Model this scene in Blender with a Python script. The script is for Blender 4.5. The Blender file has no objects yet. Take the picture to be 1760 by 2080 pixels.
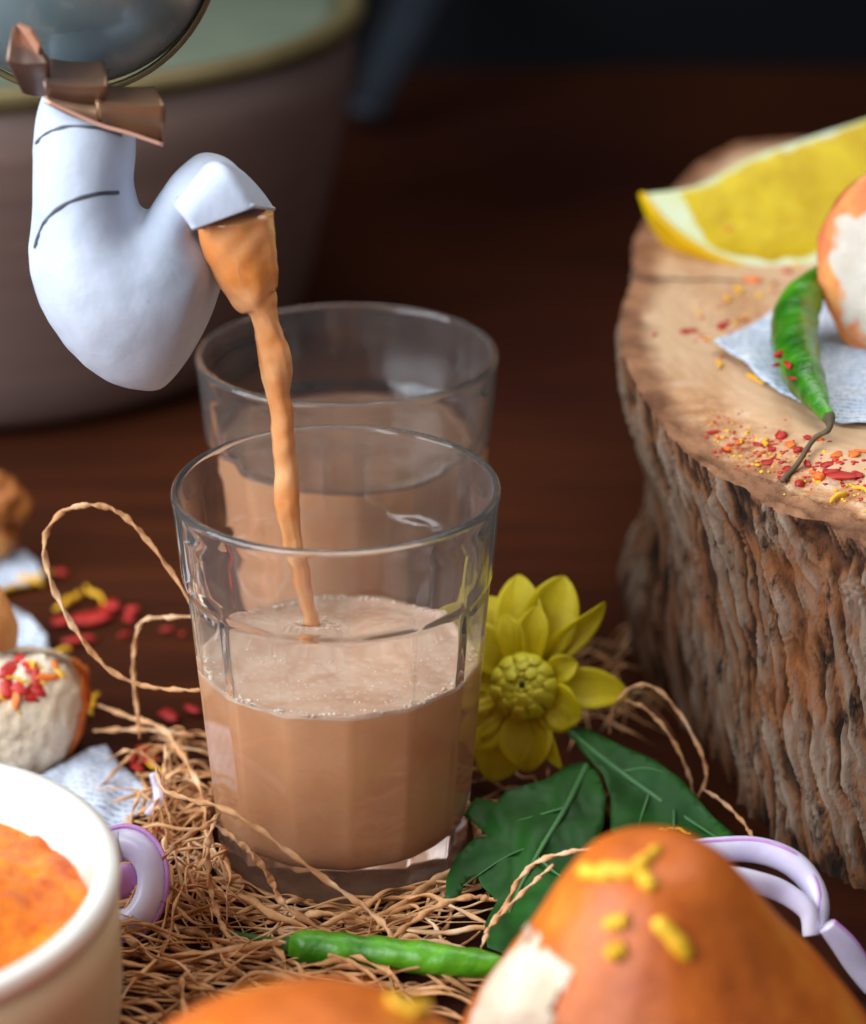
import bpy, bmesh, math, random
from mathutils import Vector, Matrix, noise as mn
from mathutils.bvhtree import BVHTree
from mathutils.geometry import delaunay_2d_cdt

# ------------------------------------------------------------------ camera, world, lamps, exposure
# all lengths below are written in centimetres and stored in metres (S)
S = 0.01
sc = bpy.context.scene
COL = sc.collection
PITCH = math.radians(23.5)
CAM = Vector((0.0, -55.0, 33.3))
F_PX = 5000.0                                   # focal length in pixels of the 1760x2080 photograph

cam_d = bpy.data.cameras.new('camera')
cam = bpy.data.objects.new('camera', cam_d)
COL.objects.link(cam)
cam.location = CAM * S
cam.rotation_euler = (math.pi / 2 - PITCH, 0, 0)
cam_d.sensor_fit = 'VERTICAL'
cam_d.sensor_height = 24.0
cam_d.lens = F_PX / 2080.0 * 24.0
cam_d.clip_start = 0.02
cam_d.clip_end = 50.0
cam_d.dof.use_dof = True
cam_d.dof.focus_distance = 0.60
cam_d.dof.aperture_fstop = 4.5
cam_d.dof.aperture_blades = 0
sc.camera = cam

w = bpy.data.worlds.new('World')
sc.world = w
w.use_nodes = True
bg = w.node_tree.nodes['Background']
bg.inputs['Color'].default_value = (0.80, 0.88, 1.0, 1)
bg.inputs['Strength'].default_value = 0.20


def area(name, loc, target, sx, sy, power, color, spread=180):
    d = bpy.data.lights.new(name, 'AREA')
    d.shape = 'RECTANGLE'
    d.size = sx * S
    d.size_y = sy * S
    d.energy = power
    d.color = color
    d.spread = math.radians(spread)
    o = bpy.data.objects.new(name, d)
    COL.objects.link(o)
    o.location = Vector(loc) * S
    o.rotation_euler = (Vector(target) - Vector(loc)).to_track_quat('-Z', 'Y').to_euler()
    return o


area('window_lamp', (-100, -50, 66), (0, 4, 5), 150, 105, 29.0, (0.86, 0.93, 1.0), 150)
area('overhead_lamp', (8, 24, 78), (4, 0, 5), 90, 50, 2.0, (1.0, 0.96, 0.92), 110)

sc.view_settings.view_transform = 'Standard'
sc.view_settings.look = 'None'
sc.view_settings.exposure = 0.0
sc.view_settings.gamma = 1.0
sc.render.engine = 'CYCLES'
cy = sc.cycles
cy.max_bounces = 20
cy.transmission_bounces = 16
cy.glossy_bounces = 6
cy.diffuse_bounces = 5
cy.transparent_max_bounces = 16
cy.caustics_reflective = True
cy.caustics_refractive = True
cy.blur_glossy = 0.6
cy.sample_clamp_indirect = 8.0
cy.use_denoising = True

RND = random.Random(7)

# ------------------------------------------------------------------ helpers
FWD = Vector((0, math.cos(PITCH), -math.sin(PITCH)))
DWN = Vector((0, -math.sin(PITCH), -math.cos(PITCH)))
RGT = Vector((1, 0, 0))


def ray(u, v):
    return (FWD * F_PX + RGT * (u - 880) + DWN * (v - 1040)).normalized()


def P(u, v, y=None, z=None):
    """place seen at photo pixel (u, v) on the plane y=... or z=..., in cm"""
    d = ray(u, v)
    t = (y - CAM.y) / d.y if y is not None else (z - CAM.z) / d.z
    return CAM + d * t


def C(r, g, b, a=1.0):
    f = lambda c: c / 12.92 if c <= 0.04045 else ((c + 0.055) / 1.055) ** 2.4
    return (f(r / 255), f(g / 255), f(b / 255), a)


def sm(a, b, x):
    t = min(1.0, max(0.0, (x - a) / (b - a)))
    return t * t * (3 - 2 * t)


def lerp(a, b, t):
    return a + (b - a) * t


def N(x, y=0.0, z=0.0):
    return mn.noise(Vector((x, y, z)))


def tag(o, label, cat, group=None, kind=None):
    o['label'] = label
    o['category'] = cat
    if group:
        o['group'] = group
    if kind:
        o['kind'] = kind
    return o


def make(name, verts, faces, mat, parent=None, smooth=True, origin=None):
    """verts in world cm; child parts are stored relative to the parent's location"""
    if parent is not None:
        org = parent['_o'] if '_o' in parent else (0, 0, 0)
        org = Vector(org)
        root_o = org
    else:
        org = Vector(origin) if origin is not None else Vector((0, 0, 0))
    me = bpy.data.meshes.new(name)
    me.from_pydata([((Vector(v) - org) * S)[:] for v in verts], [], faces)
    me.validate()
    me.update()
    if smooth:
        for p in me.polygons:
            p.use_smooth = True
    if mat is not None:
        me.materials.append(mat)
    o = bpy.data.objects.new(name, me)
    COL.objects.link(o)
    if parent is not None:
        o.parent = parent
    else:
        o.location = org * S
    o['_o'] = tuple(org)
    return o


def empty(name, loc):
    o = bpy.data.objects.new(name, None)
    o.empty_display_size = 0.01
    COL.objects.link(o)
    o.location = Vector(loc) * S
    o['_o'] = tuple(Vector(loc))
    return o


def catmull(pts, n):
    pts = [Vector(p) for p in pts]
    if len(pts) < 3:
        return [pts[0].lerp(pts[-1], i / n) for i in range(n + 1)]
    ext = [pts[0] * 2 - pts[1]] + pts + [pts[-1] * 2 - pts[-2]]
    out = []
    m = len(pts) - 1
    for i in range(n + 1):
        t = i / n * m
        k = min(int(t), m - 1)
        f = t - k
        p0, p1, p2, p3 = ext[k], ext[k + 1], ext[k + 2], ext[k + 3]
        out.append(0.5 * ((2 * p1) + (p2 - p0) * f + (2 * p0 - 5 * p1 + 4 * p2 - p3) * f * f
                          + (3 * p1 - p0 - 3 * p2 + p3) * f ** 3))
    return out


def tube(path, rad, n=8, ref=None, flat=1.0, cap=True, twist=0.0):
    """path: points; rad: number or function of t (0..1) -> radius or (ra, rb)"""
    V, Fc = [], []
    m = len(path)
    nrm = None
    for i, p in enumerate(path):
        a = path[max(i - 1, 0)]
        b = path[min(i + 1, m - 1)]
        tan = (b - a)
        if tan.length < 1e-9:
            tan = Vector((0, 0, 1))
        tan.normalize()
        if ref is not None:
            nrm = Vector(ref) - tan * Vector(ref).dot(tan)
        elif nrm is None:
            g = Vector((0, 0, 1)) if abs(tan.z) < 0.9 else Vector((1, 0, 0))
            nrm = g - tan * g.dot(tan)
        else:
            nrm = nrm - tan * nrm.dot(tan)
        nrm.normalize()
        bi = tan.cross(nrm)
        t = i / (m - 1)
        r = rad(t) if callable(rad) else rad
        ra, rb = r if isinstance(r, tuple) else (r, r * flat)
        for k in range(n):
            an = 2 * math.pi * k / n
            c_, s_ = ra * math.cos(an), rb * math.sin(an)
            if twist:
                ct, st_ = math.cos(twist * t), math.sin(twist * t)
                c_, s_ = c_ * ct - s_ * st_, c_ * st_ + s_ * ct
            V.append(p + nrm * c_ + bi * s_)
    for i in range(m - 1):
        for k in range(n):
            k2 = (k + 1) % n
            Fc.append((i * n + k, i * n + k2, (i + 1) * n + k2, (i + 1) * n + k))
    if cap:
        Fc.append(tuple(range(n - 1, -1, -1)))
        Fc.append(tuple((m - 1) * n + k for k in range(n)))
    return V, Fc


def join(parts):
    V, Fc = [], []
    for v, f in parts:
        o = len(V)
        V += v
        Fc += [tuple(i + o for i in q) for q in f]
    return V, Fc


_ICO = {}


def ico(sub):
    if sub not in _ICO:
        bm = bmesh.new()
        bmesh.ops.create_icosphere(bm, subdivisions=sub, radius=1.0)
        bm.verts.ensure_lookup_table()
        _ICO[sub] = ([v.co.copy() for v in bm.verts], [tuple(v.index for v in f.verts) for f in bm.faces])
        bm.free()
    return _ICO[sub]


def blob(c, r, amp=0.1, freq=1.0, seed=0.0, sub=3, amp2=0.0, freq2=4.0, rot=None):
    vs, fs = ico(sub)
    out = []
    for v in vs:
        k = 1 + amp * N(v.x * freq + seed, v.y * freq, v.z * freq)
        if amp2:
            k += amp2 * N(v.x * freq2 + seed, v.y * freq2 + 9, v.z * freq2)
        q = Vector((v.x * r[0], v.y * r[1], v.z * r[2])) * k
        if rot is not None:
            q = rot @ q
        out.append(q + Vector(c))
    return out, list(fs)


def lathe(profile, n, c=(0, 0, 0), closed=False, rfun=None):
    V, Fc = [], []
    c = Vector(c)
    m = len(profile)
    for (r, z) in profile:
        for k in range(n):
            a = 2 * math.pi * k / n
            rr = rfun(r, z, a) if rfun else r
            V.append(c + Vector((rr * math.cos(a), rr * math.sin(a), z)))
    for i in range(m if closed else m - 1):
        j = (i + 1) % m
        for k in range(n):
            k2 = (k + 1) % n
            Fc.append((i * n + k, i * n + k2, j * n + k2, j * n + k))
    return V, Fc


def inside(p, poly):
    x, y = p
    r = False
    j = len(poly) - 1
    for i in range(len(poly)):
        xi, yi = poly[i]
        xj, yj = poly[j]
        if (yi > y) != (yj > y) and x < (xj - xi) * (y - yi) / (yj - yi) + xi:
            r = not r
        j = i
    return r


def sheet(poly, step, place):
    """2-D outline filled with a fine triangle net; place(u, v) -> world point"""
    pts = [Vector(p) for p in poly]
    b = []
    for i, p in enumerate(pts):
        q = pts[(i + 1) % len(pts)]
        k = max(1, int((q - p).length / step))
        for j in range(k):
            b.append(p.lerp(q, j / k))
    nb = len(b)
    x0, x1 = min(p.x for p in b), max(p.x for p in b)
    y0, y1 = min(p.y for p in b), max(p.y for p in b)
    inner = []
    bl = [(p.x, p.y) for p in b]
    y = y0 + step * .5
    row = 0
    while y < y1:
        x = x0 + step * (.5 if row % 2 else .25)
        while x < x1:
            if inside((x, y), bl) and min((Vector((x, y)) - q).length for q in b) > step * .45:
                inner.append(Vector((x, y)))
            x += step
        y += step
        row += 1
    vs, _, fs, *_r = delaunay_2d_cdt(b + inner, [(i, (i + 1) % nb) for i in range(nb)], [tuple(range(nb))], 1, 1e-4)
    return [place(v.x, v.y) for v in vs], [tuple(f) for f in fs]


def pillow(poly, step, y0, kf, kb, post=None):
    """closed rounded body whose outline is the polygon: thickness from a membrane solved over the outline"""
    pts, tris = sheet(poly, step, lambda u, v: (u, v))
    n = len(pts)
    nb = [set() for _ in range(n)]
    ec = {}
    for t in tris:
        for a, b in ((t[0], t[1]), (t[1], t[2]), (t[2], t[0])):
            nb[a].add(b)
            nb[b].add(a)
            e = (min(a, b), max(a, b))
            ec[e] = ec.get(e, 0) + 1
    edge = set()
    for e, c in ec.items():
        if c == 1:
            edge.update(e)
    u = [0.0] * n
    free = [i for i in range(n) if i not in edge]
    nl = [list(q) for q in nb]
    src = [0.0] * n
    for i in free:
        src[i] = sum((pts[i][0] - pts[j][0]) ** 2 + (pts[i][1] - pts[j][1]) ** 2 for j in nl[i]) / len(nl[i]) / 4
    for it in range(160):
        for i in free:
            q = nl[i]
            g = src[i] + sum([u[j] for j in q]) / len(q)
            u[i] += 1.85 * (g - u[i])
    V = []
    h = [2 * math.sqrt(max(0.0, x)) for x in u]
    px = (y0 - CAM.y) / math.cos(PITCH) / F_PX
    for sgn, kk in ((-1, kf), (1, kb)):
        for i, (a, b) in enumerate(pts):
            p = P(a, b, y=y0)
            d = h[i] * px * kk
            p = p + Vector((0, sgn * d, 0))
            if post:
                p = post(p, a, b, sgn, d)
            V.append(p)
    Fc = []
    for a, b, c in tris:
        Fc.append((a, b, c))
        Fc.append((n + a, n + c, n + b))
    bl = [e for e, c in ec.items() if c == 1]
    for a, b in bl:
        Fc.append((a, b, n + b, n + a))
    return V, Fc


def solidify(o, th, off=-1.0):
    m = o.modifiers.new('thickness', 'SOLIDIFY')
    m.thickness = th * S
    m.offset = off
    return o


def bvh(*objs):
    V, Fc = [], []
    for o in objs:
        k = len(V)
        org = Vector(o['_o'])
        V += [v.co / S + org for v in o.data.vertices]
        Fc += [tuple(i + k for i in p.vertices) for p in o.data.polygons]
    return BVHTree.FromPolygons(V, Fc)


def cast(tree, u, v):
    h = tree.ray_cast(CAM, ray(u, v))
    return (h[0], h[1]) if h[0] is not None else (None, None)


# ------------------------------------------------------------------ materials
class NT:
    def __init__(self, name):
        self.m = bpy.data.materials.new(name)
        self.m.use_nodes = True
        self.t = self.m.node_tree
        self.n = self.t.nodes
        self.b = self.n['Principled BSDF']
        self.tc = self.n.new('ShaderNodeTexCoord')

    def link(self, a, b):
        self.t.links.new(a, b)

    def mapping(self, scale=(1, 1, 1), rot=(0, 0, 0), src='Object'):
        mp = self.n.new('ShaderNodeMapping')
        mp.inputs['Scale'].default_value = scale
        mp.inputs['Rotation'].default_value = rot
        self.link(self.tc.outputs[src], mp.inputs[0])
        return mp.outputs[0]

    def noise(self, scale, detail=4, rough=0.55, vec=None, dist=0.0):
        t = self.n.new('ShaderNodeTexNoise')
        t.inputs['Scale'].default_value = scale
        t.inputs['Detail'].default_value = detail
        t.inputs['Roughness'].default_value = rough
        t.inputs['Distortion'].default_value = dist
        self.link(vec if vec is not None else self.tc.outputs['Object'], t.inputs['Vector'])
        return t.outputs['Fac']

    def voro(self, scale, vec=None, out='Distance', feature='F1'):
        t = self.n.new('ShaderNodeTexVoronoi')
        t.feature = feature
        t.inputs['Scale'].default_value = scale
        self.link(vec if vec is not None else self.tc.outputs['Object'], t.inputs['Vector'])
        return t.outputs[out]

    def ramp(self, fac, stops, interp='LINEAR'):
        r = self.n.new('ShaderNodeValToRGB')
        r.color_ramp.interpolation = interp
        el = r.color_ramp.elements
        while len(el) < len(stops):
            el.new(0.5)
        for e, (p, c) in zip(el, stops):
            e.position = p
            e.color = c if len(c) == 4 else (*c, 1)
        self.link(fac, r.inputs['Fac'])
        return r.outputs['Color']

    def mix(self, fac, a, b, mode='MIX'):
        m = self.n.new('ShaderNodeMix')
        m.data_type = 'RGBA'
        m.blend_type = mode
        for sock, val in ((m.inputs[0], fac), (m.inputs[6], a), (m.inputs[7], b)):
            if hasattr(val, 'is_linked') or hasattr(val, 'links'):
                self.link(val, sock)
            else:
                sock.default_value = val
        return m.outputs[2]

    def math(self, op, a, b=0.0):
        m = self.n.new('ShaderNodeMath')
        m.operation = op
        for sock, val in ((m.inputs[0], a), (m.inputs[1], b)):
            if hasattr(val, 'links'):
                self.link(val, sock)
            else:
                sock.default_value = val
        return m.outputs[0]

    def attr(self, name):
        a = self.n.new('ShaderNodeAttribute')
        a.attribute_name = name
        return a.outputs['Fac']

    def bump(self, h, strength=0.4, dist=0.001, normal=None):
        b = self.n.new('ShaderNodeBump')
        b.inputs['Strength'].default_value = strength
        b.inputs['Distance'].default_value = dist
        self.link(h, b.inputs['Height'])
        if normal is not None:
            self.link(normal, b.inputs['Normal'])
        self.link(b.outputs[0], self.b.inputs['Normal'])
        return b.outputs[0]

    def set(self, **k):
        names = {'color': 'Base Color', 'rough': 'Roughness', 'metal': 'Metallic', 'ior': 'IOR', 'trans': 'Transmission Weight',
                 'spec': 'Specular IOR Level', 'coat': 'Coat Weight', 'coat_rough': 'Coat Roughness', 'sss': 'Subsurface Weight',
                 'sss_r': 'Subsurface Radius', 'sss_s': 'Subsurface Scale', 'sheen': 'Sheen Weight'}
        for a, v in k.items():
            s = self.b.inputs[names[a]]
            if hasattr(v, 'links'):
                self.link(v, s)
            else:
                s.default_value = v
        return self


def simple(name, c1, c2=None, scale=60, rough=0.5, bump=None, lo=0.35, hi=0.65, detail=4, **k):
    t = NT(name)
    col = c1
    if c2 is not None:
        col = t.ramp(t.noise(scale, detail), [(lo, c1), (hi, c2)])
    t.set(color=col, rough=rough, **k)
    if bump:
        t.bump(t.noise(bump[0], 5), bump[1], bump[2] * S)
    return t.m


def m_glass():
    t = NT('clear_glass')
    t.set(color=(0.985, 0.99, 0.985, 1), rough=0.012, trans=1.0, ior=1.48)
    # painted haze: pale diffuse mixed in to lighten the dark glass walls and rim
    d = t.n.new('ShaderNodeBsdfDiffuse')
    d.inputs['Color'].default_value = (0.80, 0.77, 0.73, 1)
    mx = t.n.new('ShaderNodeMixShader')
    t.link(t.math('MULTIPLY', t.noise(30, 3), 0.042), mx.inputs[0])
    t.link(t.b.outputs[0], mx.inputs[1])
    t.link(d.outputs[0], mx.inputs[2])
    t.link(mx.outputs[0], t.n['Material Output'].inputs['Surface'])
    return t.m


M = {}
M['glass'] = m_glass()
M['tea'] = simple('milk_tea', C(230, 170, 124), C(222, 158, 108), 70, 0.25, sss=0.12, sss_r=(1.0, 0.55, 0.3), sss_s=0.003)
M['stream'] = simple('falling_tea', C(236, 180, 128), C(226, 142, 74), 60, 0.14, bump=(120, 0.25, 0.15), sss=0.25, sss_r=(1.0, 0.5, 0.2), sss_s=0.004, coat=0.6, coat_rough=0.08)


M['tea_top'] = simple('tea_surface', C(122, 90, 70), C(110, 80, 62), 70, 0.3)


def m_foam():
    t = NT('tea_foam')
    v = t.voro(420)
    n = t.noise(110, 5)
    a = t.ramp(n, [(0.35, C(206, 160, 130)), (0.62, C(226, 192, 166))])
    col = t.mix(t.ramp(v, [(0.0, (0.5, 0.5, 0.5, 1)), (0.45, (0, 0, 0, 1))]), a, C(240, 214, 192))
    t.set(color=col, rough=0.4, sss=0.2, sss_s=0.002)
    t.bump(v, 0.25, 0.0004)
    return t.m


M['foam'] = m_foam()
M['bubble'] = simple('foam_bubble', C(232, 204, 182), C(246, 226, 210), 200, 0.15)


def m_enamel():
    t = NT('white_enamel')
    n = t.noise(45, 5)
    sp = t.voro(260)
    col = t.ramp(n, [(0.3, C(176, 184, 200)), (0.7, C(204, 211, 226))])
    speck = t.ramp(t.voro(95), [(0.0, (1, 1, 1, 1)), (0.055, (0, 0, 0, 1))])
    col = t.mix(speck, col, C(170, 175, 190))
    t.set(color=col, rough=0.55, spec=0.35)
    t.bump(t.noise(160, 5), 0.45, 0.0007)
    return t.m


M['enamel'] = m_enamel()
M['dark_seam'] = simple('dark_seam', C(54, 56, 66), C(104, 106, 116), 80, 0.5)
M['copper'] = simple('aged_copper', C(118, 92, 82), C(140, 106, 76), 30, 0.38, metal=0.5)
M['copper_bright'] = simple('bright_copper', C(236, 160, 116), C(240, 190, 170), 90, 0.35, metal=0.3)


def m_steel():
    t = NT('blue_grey_steel')
    n = t.noise(22, 4)
    t.set(color=t.ramp(n, [(0.3, C(104, 120, 122)), (0.7, C(122, 138, 142))]), rough=t.ramp(n, [(0.3, (0.22,) * 3), (0.7, (0.34,) * 3)]), metal=0.15, coat=0.4, coat_rough=0.08)
    return t.m


M['steel'] = m_steel()


def m_pot():
    t = NT('brushed_brass')
    n = t.noise(18, 4, vec=t.mapping((1, 1, 14)))
    t.set(color=t.ramp(n, [(0.3, C(138, 114, 106)), (0.7, C(154, 128, 118))]), rough=0.38, metal=0.4)
    t.bump(n, 0.1, 0.0008)
    return t.m


M['pot'] = m_pot()
M['pot_rim'] = simple('brass_rim', C(112, 98, 64), C(126, 112, 76), 40, 0.4, metal=0.5)
M['pot_lid'] = simple('grey_green_lid', C(104, 116, 100), C(118, 126, 108), 16, 0.4, metal=0.2)
M['iron'] = simple('black_iron', C(38, 43, 50), C(46, 52, 60), 30, 0.5, metal=0.3, spec=0.35)


def m_table():
    t = NT('dark_wood_table')
    n = t.noise(9, 6, vec=t.mapping((1, 9, 1)))
    n2 = t.noise(2.2, 3)
    a = t.ramp(n, [(0.3, C(50, 21, 7)), (0.7, C(74, 33, 11))])
    col = t.mix(t.ramp(n2, [(0.42, (0, 0, 0, 1)), (0.6, (0.9, 0.9, 0.9, 1))]), a, C(42, 13, 6))
    t.set(color=col, rough=0.72, spec=0.10)
    t.bump(n, 0.15, 0.001)
    return t.m


M['table'] = m_table()
M['wall'] = simple('dark_wall', C(13, 14, 17), C(18, 18, 20), 3, 0.9, spec=0.1)


def m_bark():
    t = NT('tree_bark')
    r = t.attr('ridge')
    n = t.noise(90, 8, 0.7)
    n2 = t.noise(34, 5, 0.6)
    rr = t.math('ADD', r, t.math('MULTIPLY', t.math('SUBTRACT', n, 0.5), 0.55))
    col = t.ramp(rr, [(0.10, C(36, 24, 18)), (0.30, C(84, 54, 36)), (0.44, C(136, 90, 58)), (0.60, C(130, 106, 88)), (0.9, C(158, 134, 114))])
    rust = t.ramp(n2, [(0.52, (0, 0, 0, 1)), (0.70, (0.75,) * 3)])
    col = t.mix(rust, col, C(150, 88, 46))
    pit = t.ramp(t.noise(170, 6, 0.7, vec=t.mapping((1, 1, .45))), [(0.34, (1, 1, 1, 1)), (0.46, (0, 0, 0, 1))])
    col = t.mix(pit, col, C(48, 32, 24))
    t.set(color=col, rough=0.88, spec=0.2)
    t.bump(t.noise(230, 8, 0.75, vec=t.mapping((1, 1, .5))), 1.0, 0.002)
    return t.m


M['bark'] = m_bark()


def m_cut():
    t = NT('cut_wood')
    # growth rings about the pith, written in object space (origin = log centre)
    geo = t.n.new('ShaderNodeVectorMath')
    geo.operation = 'LENGTH'
    mp = t.mapping((1, 1.08, 0))
    t.link(mp, geo.inputs[0])
    wob = t.math('MULTIPLY', t.noise(14, 3), 0.03)
    rad = t.math('ADD', geo.outputs['Value'], wob)
    wv = t.n.new('ShaderNodeMath')
    wv.operation = 'SINE'
    t.link(t.math('MULTIPLY', rad, 1500.0), wv.inputs[0])
    ring = t.math('MULTIPLY', t.math('ADD', wv.outputs[0], 1.0), 0.5)
    base = t.ramp(t.noise(20, 5), [(0.3, C(194, 158, 122)), (0.7, C(210, 176, 142))])
    fl = t.noise(36, 7, 0.7, vec=t.mapping((1, .22, 1), (0, 0, 0.5)))
    base = t.mix(t.ramp(fl, [(0.38, (0.55,) * 3), (0.52, (0, 0, 0, 1))]), base, C(172, 124, 82))
    col = t.mix(t.math('MULTIPLY', ring, 0.07), base, C(176, 128, 84))
    bev = t.attr('bevel')
    fib = t.noise(70, 6, 0.7, vec=t.mapping((1, 2.2, 6), (0, 0, 0.6)))
    rough_col = t.ramp(fib, [(0.32, C(112, 70, 46)), (0.45, C(180, 124, 82)), (0.58, C(206, 164, 124)), (0.72, C(226, 204, 180))])
    col = t.mix(bev, col, rough_col)
    edge = t.attr('edge')
    col = t.mix(edge, col, t.ramp(t.noise(80, 4), [(0.35, C(104, 66, 44)), (0.65, C(158, 112, 80))]))
    t.set(color=col, rough=0.75, spec=0.25)
    h = t.math('ADD', t.math('MULTIPLY', ring, 0.03), t.math('ADD', t.math('MULTIPLY', fib, bev), t.math('MULTIPLY', fl, 0.25)))
    t.bump(h, 1.0, 0.002)
    return t.m


M['cut'] = m_cut()
M['crack'] = simple('dark_crack', C(70, 46, 34), C(96, 64, 46), 90, 0.9)


def m_news():
    t = NT('printed_newspaper')
    # rows of illegible grey-blue print
    v = t.mapping((1, 1, 1), (0, 0, 0.35), src='UV')
    sep = t.n.new('ShaderNodeSeparateXYZ')
    t.link(v, sep.inputs[0])
    wob = t.math('MULTIPLY', t.noise(160, 2, vec=v), 0.0)
    s = t.n.new('ShaderNodeMath')
    s.operation = 'SINE'
    t.link(t.math('MULTIPLY', sep.outputs['Y'], 26.0), s.inputs[0])
    lines = t.ramp(t.math('ADD', t.math('MULTIPLY', s.outputs[0], 0.5), 0.5), [(0.45, (0, 0, 0, 1)), (0.62, (1, 1, 1, 1))])
    chars = t.ramp(t.noise(7.0, 3, 0.7, vec=t.mapping((1, 0.55, 1), (0, 0, 0.35), src='UV')), [(0.44, (0, 0, 0, 1)), (0.56, (1, 1, 1, 1))])
    k = t.math('MULTIPLY', t.math('MULTIPLY', lines, chars), 0.75)
    soft = t.ramp(t.noise(0.8, 3, vec=v), [(0.35, C(208, 214, 224)), (0.7, C(186, 200, 222))])
    t.set(color=t.mix(k, soft, C(96, 118, 150)), rough=0.8, spec=0.2)
    return t.m


M['news'] = m_news()


def m_lemon(name, c1, c2, scale, rough, sss, bumpy):
    t = NT(name)
    t.set(color=t.ramp(t.noise(scale, 4), [(0.35, c1), (0.65, c2)]), rough=rough, sss=sss, sss_r=(1.0, 0.8, 0.2), sss_s=0.004, spec=0.22)
    t.bump(t.voro(bumpy[0]), bumpy[1], bumpy[2])
    return t.m


M['flesh'] = m_lemon('lemon_flesh', C(186, 154, 0), C(206, 180, 22), 70, 0.4, 0.20, (230, 0.35, 0.0008))
M['rind'] = m_lemon('lemon_rind', C(224, 182, 8), C(212, 166, 6), 60, 0.4, 0.2, (420, 0.25, 0.0005))
M['pith'] = simple('lemon_pith', C(212, 220, 190), C(200, 206, 130), 50, 0.6, sss=0.3, sss_s=0.003)
M['chilli'] = simple('green_chilli', C(22, 84, 8), C(70, 150, 22), 70, 0.3, bump=(95, 0.9, 0.3), coat=0.3, coat_rough=0.15)
M['chilli_light'] = simple('light_green_chilli', C(40, 112, 10), C(96, 170, 30), 90, 0.36, bump=(80, 0.6, 0.25), coat=0.15, coat_rough=0.2)
M['stem'] = simple('dry_stem', C(74, 66, 44), C(104, 84, 58), 120, 0.7, bump=(200, 0.5, 0.05))
M['green_stem'] = simple('green_stem', C(30, 74, 16), C(48, 98, 26), 120, 0.5)


def m_crumb():
    t = NT('white_bread')
    n = t.noise(120, 7, 0.65)
    t.set(color=t.ramp(t.noise(60, 5), [(0.35, C(212, 188, 156)), (0.65, C(236, 220, 196))]), rough=0.85, sss=0.15, sss_s=0.003)
    t.bump(t.math('ADD', n, t.math('MULTIPLY', t.voro(190), 0.8)), 0.8, 0.0016)
    return t.m


M['crumb'] = m_crumb()


def m_crust(name, c0, c1, c2, coat, rough):
    t = NT(name)
    a = t.ramp(t.math('ADD', t.math('MULTIPLY', t.noise(16, 5, 0.55), .7), t.math('MULTIPLY', t.noise(75, 6, 0.7), .3)), [(0.36, c0), (0.5, c1), (0.64, c2)])
    t.set(color=a, rough=rough, coat=coat, coat_rough=0.22)
    t.bump(t.noise(85, 7, 0.7), 0.5, 0.0016)
    return t.m


M['crust'] = m_crust('bun_crust', C(158, 68, 12), C(212, 106, 20), C(240, 160, 56), 0.05, 0.46)
M['crust_pale'] = m_crust('pale_crust', C(208, 120, 52), C(228, 160, 92), C(238, 196, 140), 0.1, 0.6)
M['masala'] = m_crust('orange_masala', C(214, 84, 20), C(232, 112, 32), C(238, 150, 56), 0.2, 0.5)
M['fritter'] = m_crust('fried_batter', C(126, 62, 22), C(176, 104, 40), C(204, 150, 78), 0.1, 0.6)


def m_stained():
    t = NT('masala_stained_bread')
    n = t.noise(120, 7, 0.65)
    base = t.ramp(t.noise(60, 5), [(0.35, C(212, 198, 180)), (0.65, C(228, 218, 206))])
    om = t.ramp(t.noise(90, 5), [(0.35, C(226, 96, 24)), (0.65, C(240, 158, 60))])
    st = t.ramp(t.math('ADD', t.attr('stain'), t.math('MULTIPLY', t.math('SUBTRACT', n, .5), .8)), [(0.25, (0, 0, 0, 1)), (0.6, (0.9,) * 3)])
    t.set(color=t.mix(st, base, om), rough=0.8)
    t.bump(n, 0.8, 0.0016)
    return t.m


M['stained_crumb'] = m_stained()
M['masala_crust'] = m_crust('masala_crust', C(222, 92, 26), C(236, 138, 58), C(242, 190, 130), 0.1, 0.55)


def m_chutney():
    t = NT('orange_chutney')
    n = t.noise(70, 7, 0.7)
    a = t.ramp(n, [(0.32, C(186, 70, 4)), (0.46, C(214, 104, 8)), (0.58, C(226, 132, 16)), (0.74, C(238, 166, 60))])
    sp = t.ramp(t.voro(70), [(0.0, (1, 1, 1, 1)), (0.1, (0, 0, 0, 1))])
    t.set(color=t.mix(t.math('MULTIPLY', sp, 0.6), a, C(120, 84, 30)), rough=0.4, spec=0.4)
    t.bump(n, 0.9, 0.003)
    return t.m


M['chutney'] = m_chutney()
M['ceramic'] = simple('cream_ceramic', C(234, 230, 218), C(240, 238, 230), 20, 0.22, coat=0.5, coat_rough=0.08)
M['shaded_ceramic'] = simple('shaded_ceramic', C(206, 186, 150), C(216, 198, 164), 30, 0.4)  # outer wall of the white bowl, its warm shade put into the colour
M['red'] = simple('red_chilli_crumb', C(150, 12, 12), C(200, 40, 24), 160, 0.5, bump=(300, 0.6, 0.05))
M['orange'] = simple('orange_fried_crumb', C(222, 92, 22), C(236, 134, 44), 160, 0.5, bump=(300, 0.6, 0.05))
M['yellow'] = simple('yellow_fried_crumb', C(222, 162, 22), C(240, 190, 44), 160, 0.5, bump=(300, 0.4, 0.05))


def m_fibre(name, c0, c1, c2):
    t = NT(name)
    n = t.noise(70, 5, 0.6)
    t.set(color=t.ramp(n, [(0.3, c0), (0.5, c1), (0.72, c2)]), rough=0.7, spec=0.3)
    t.bump(t.noise(300, 4), 0.5, 0.0004)
    return t.m


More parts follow.
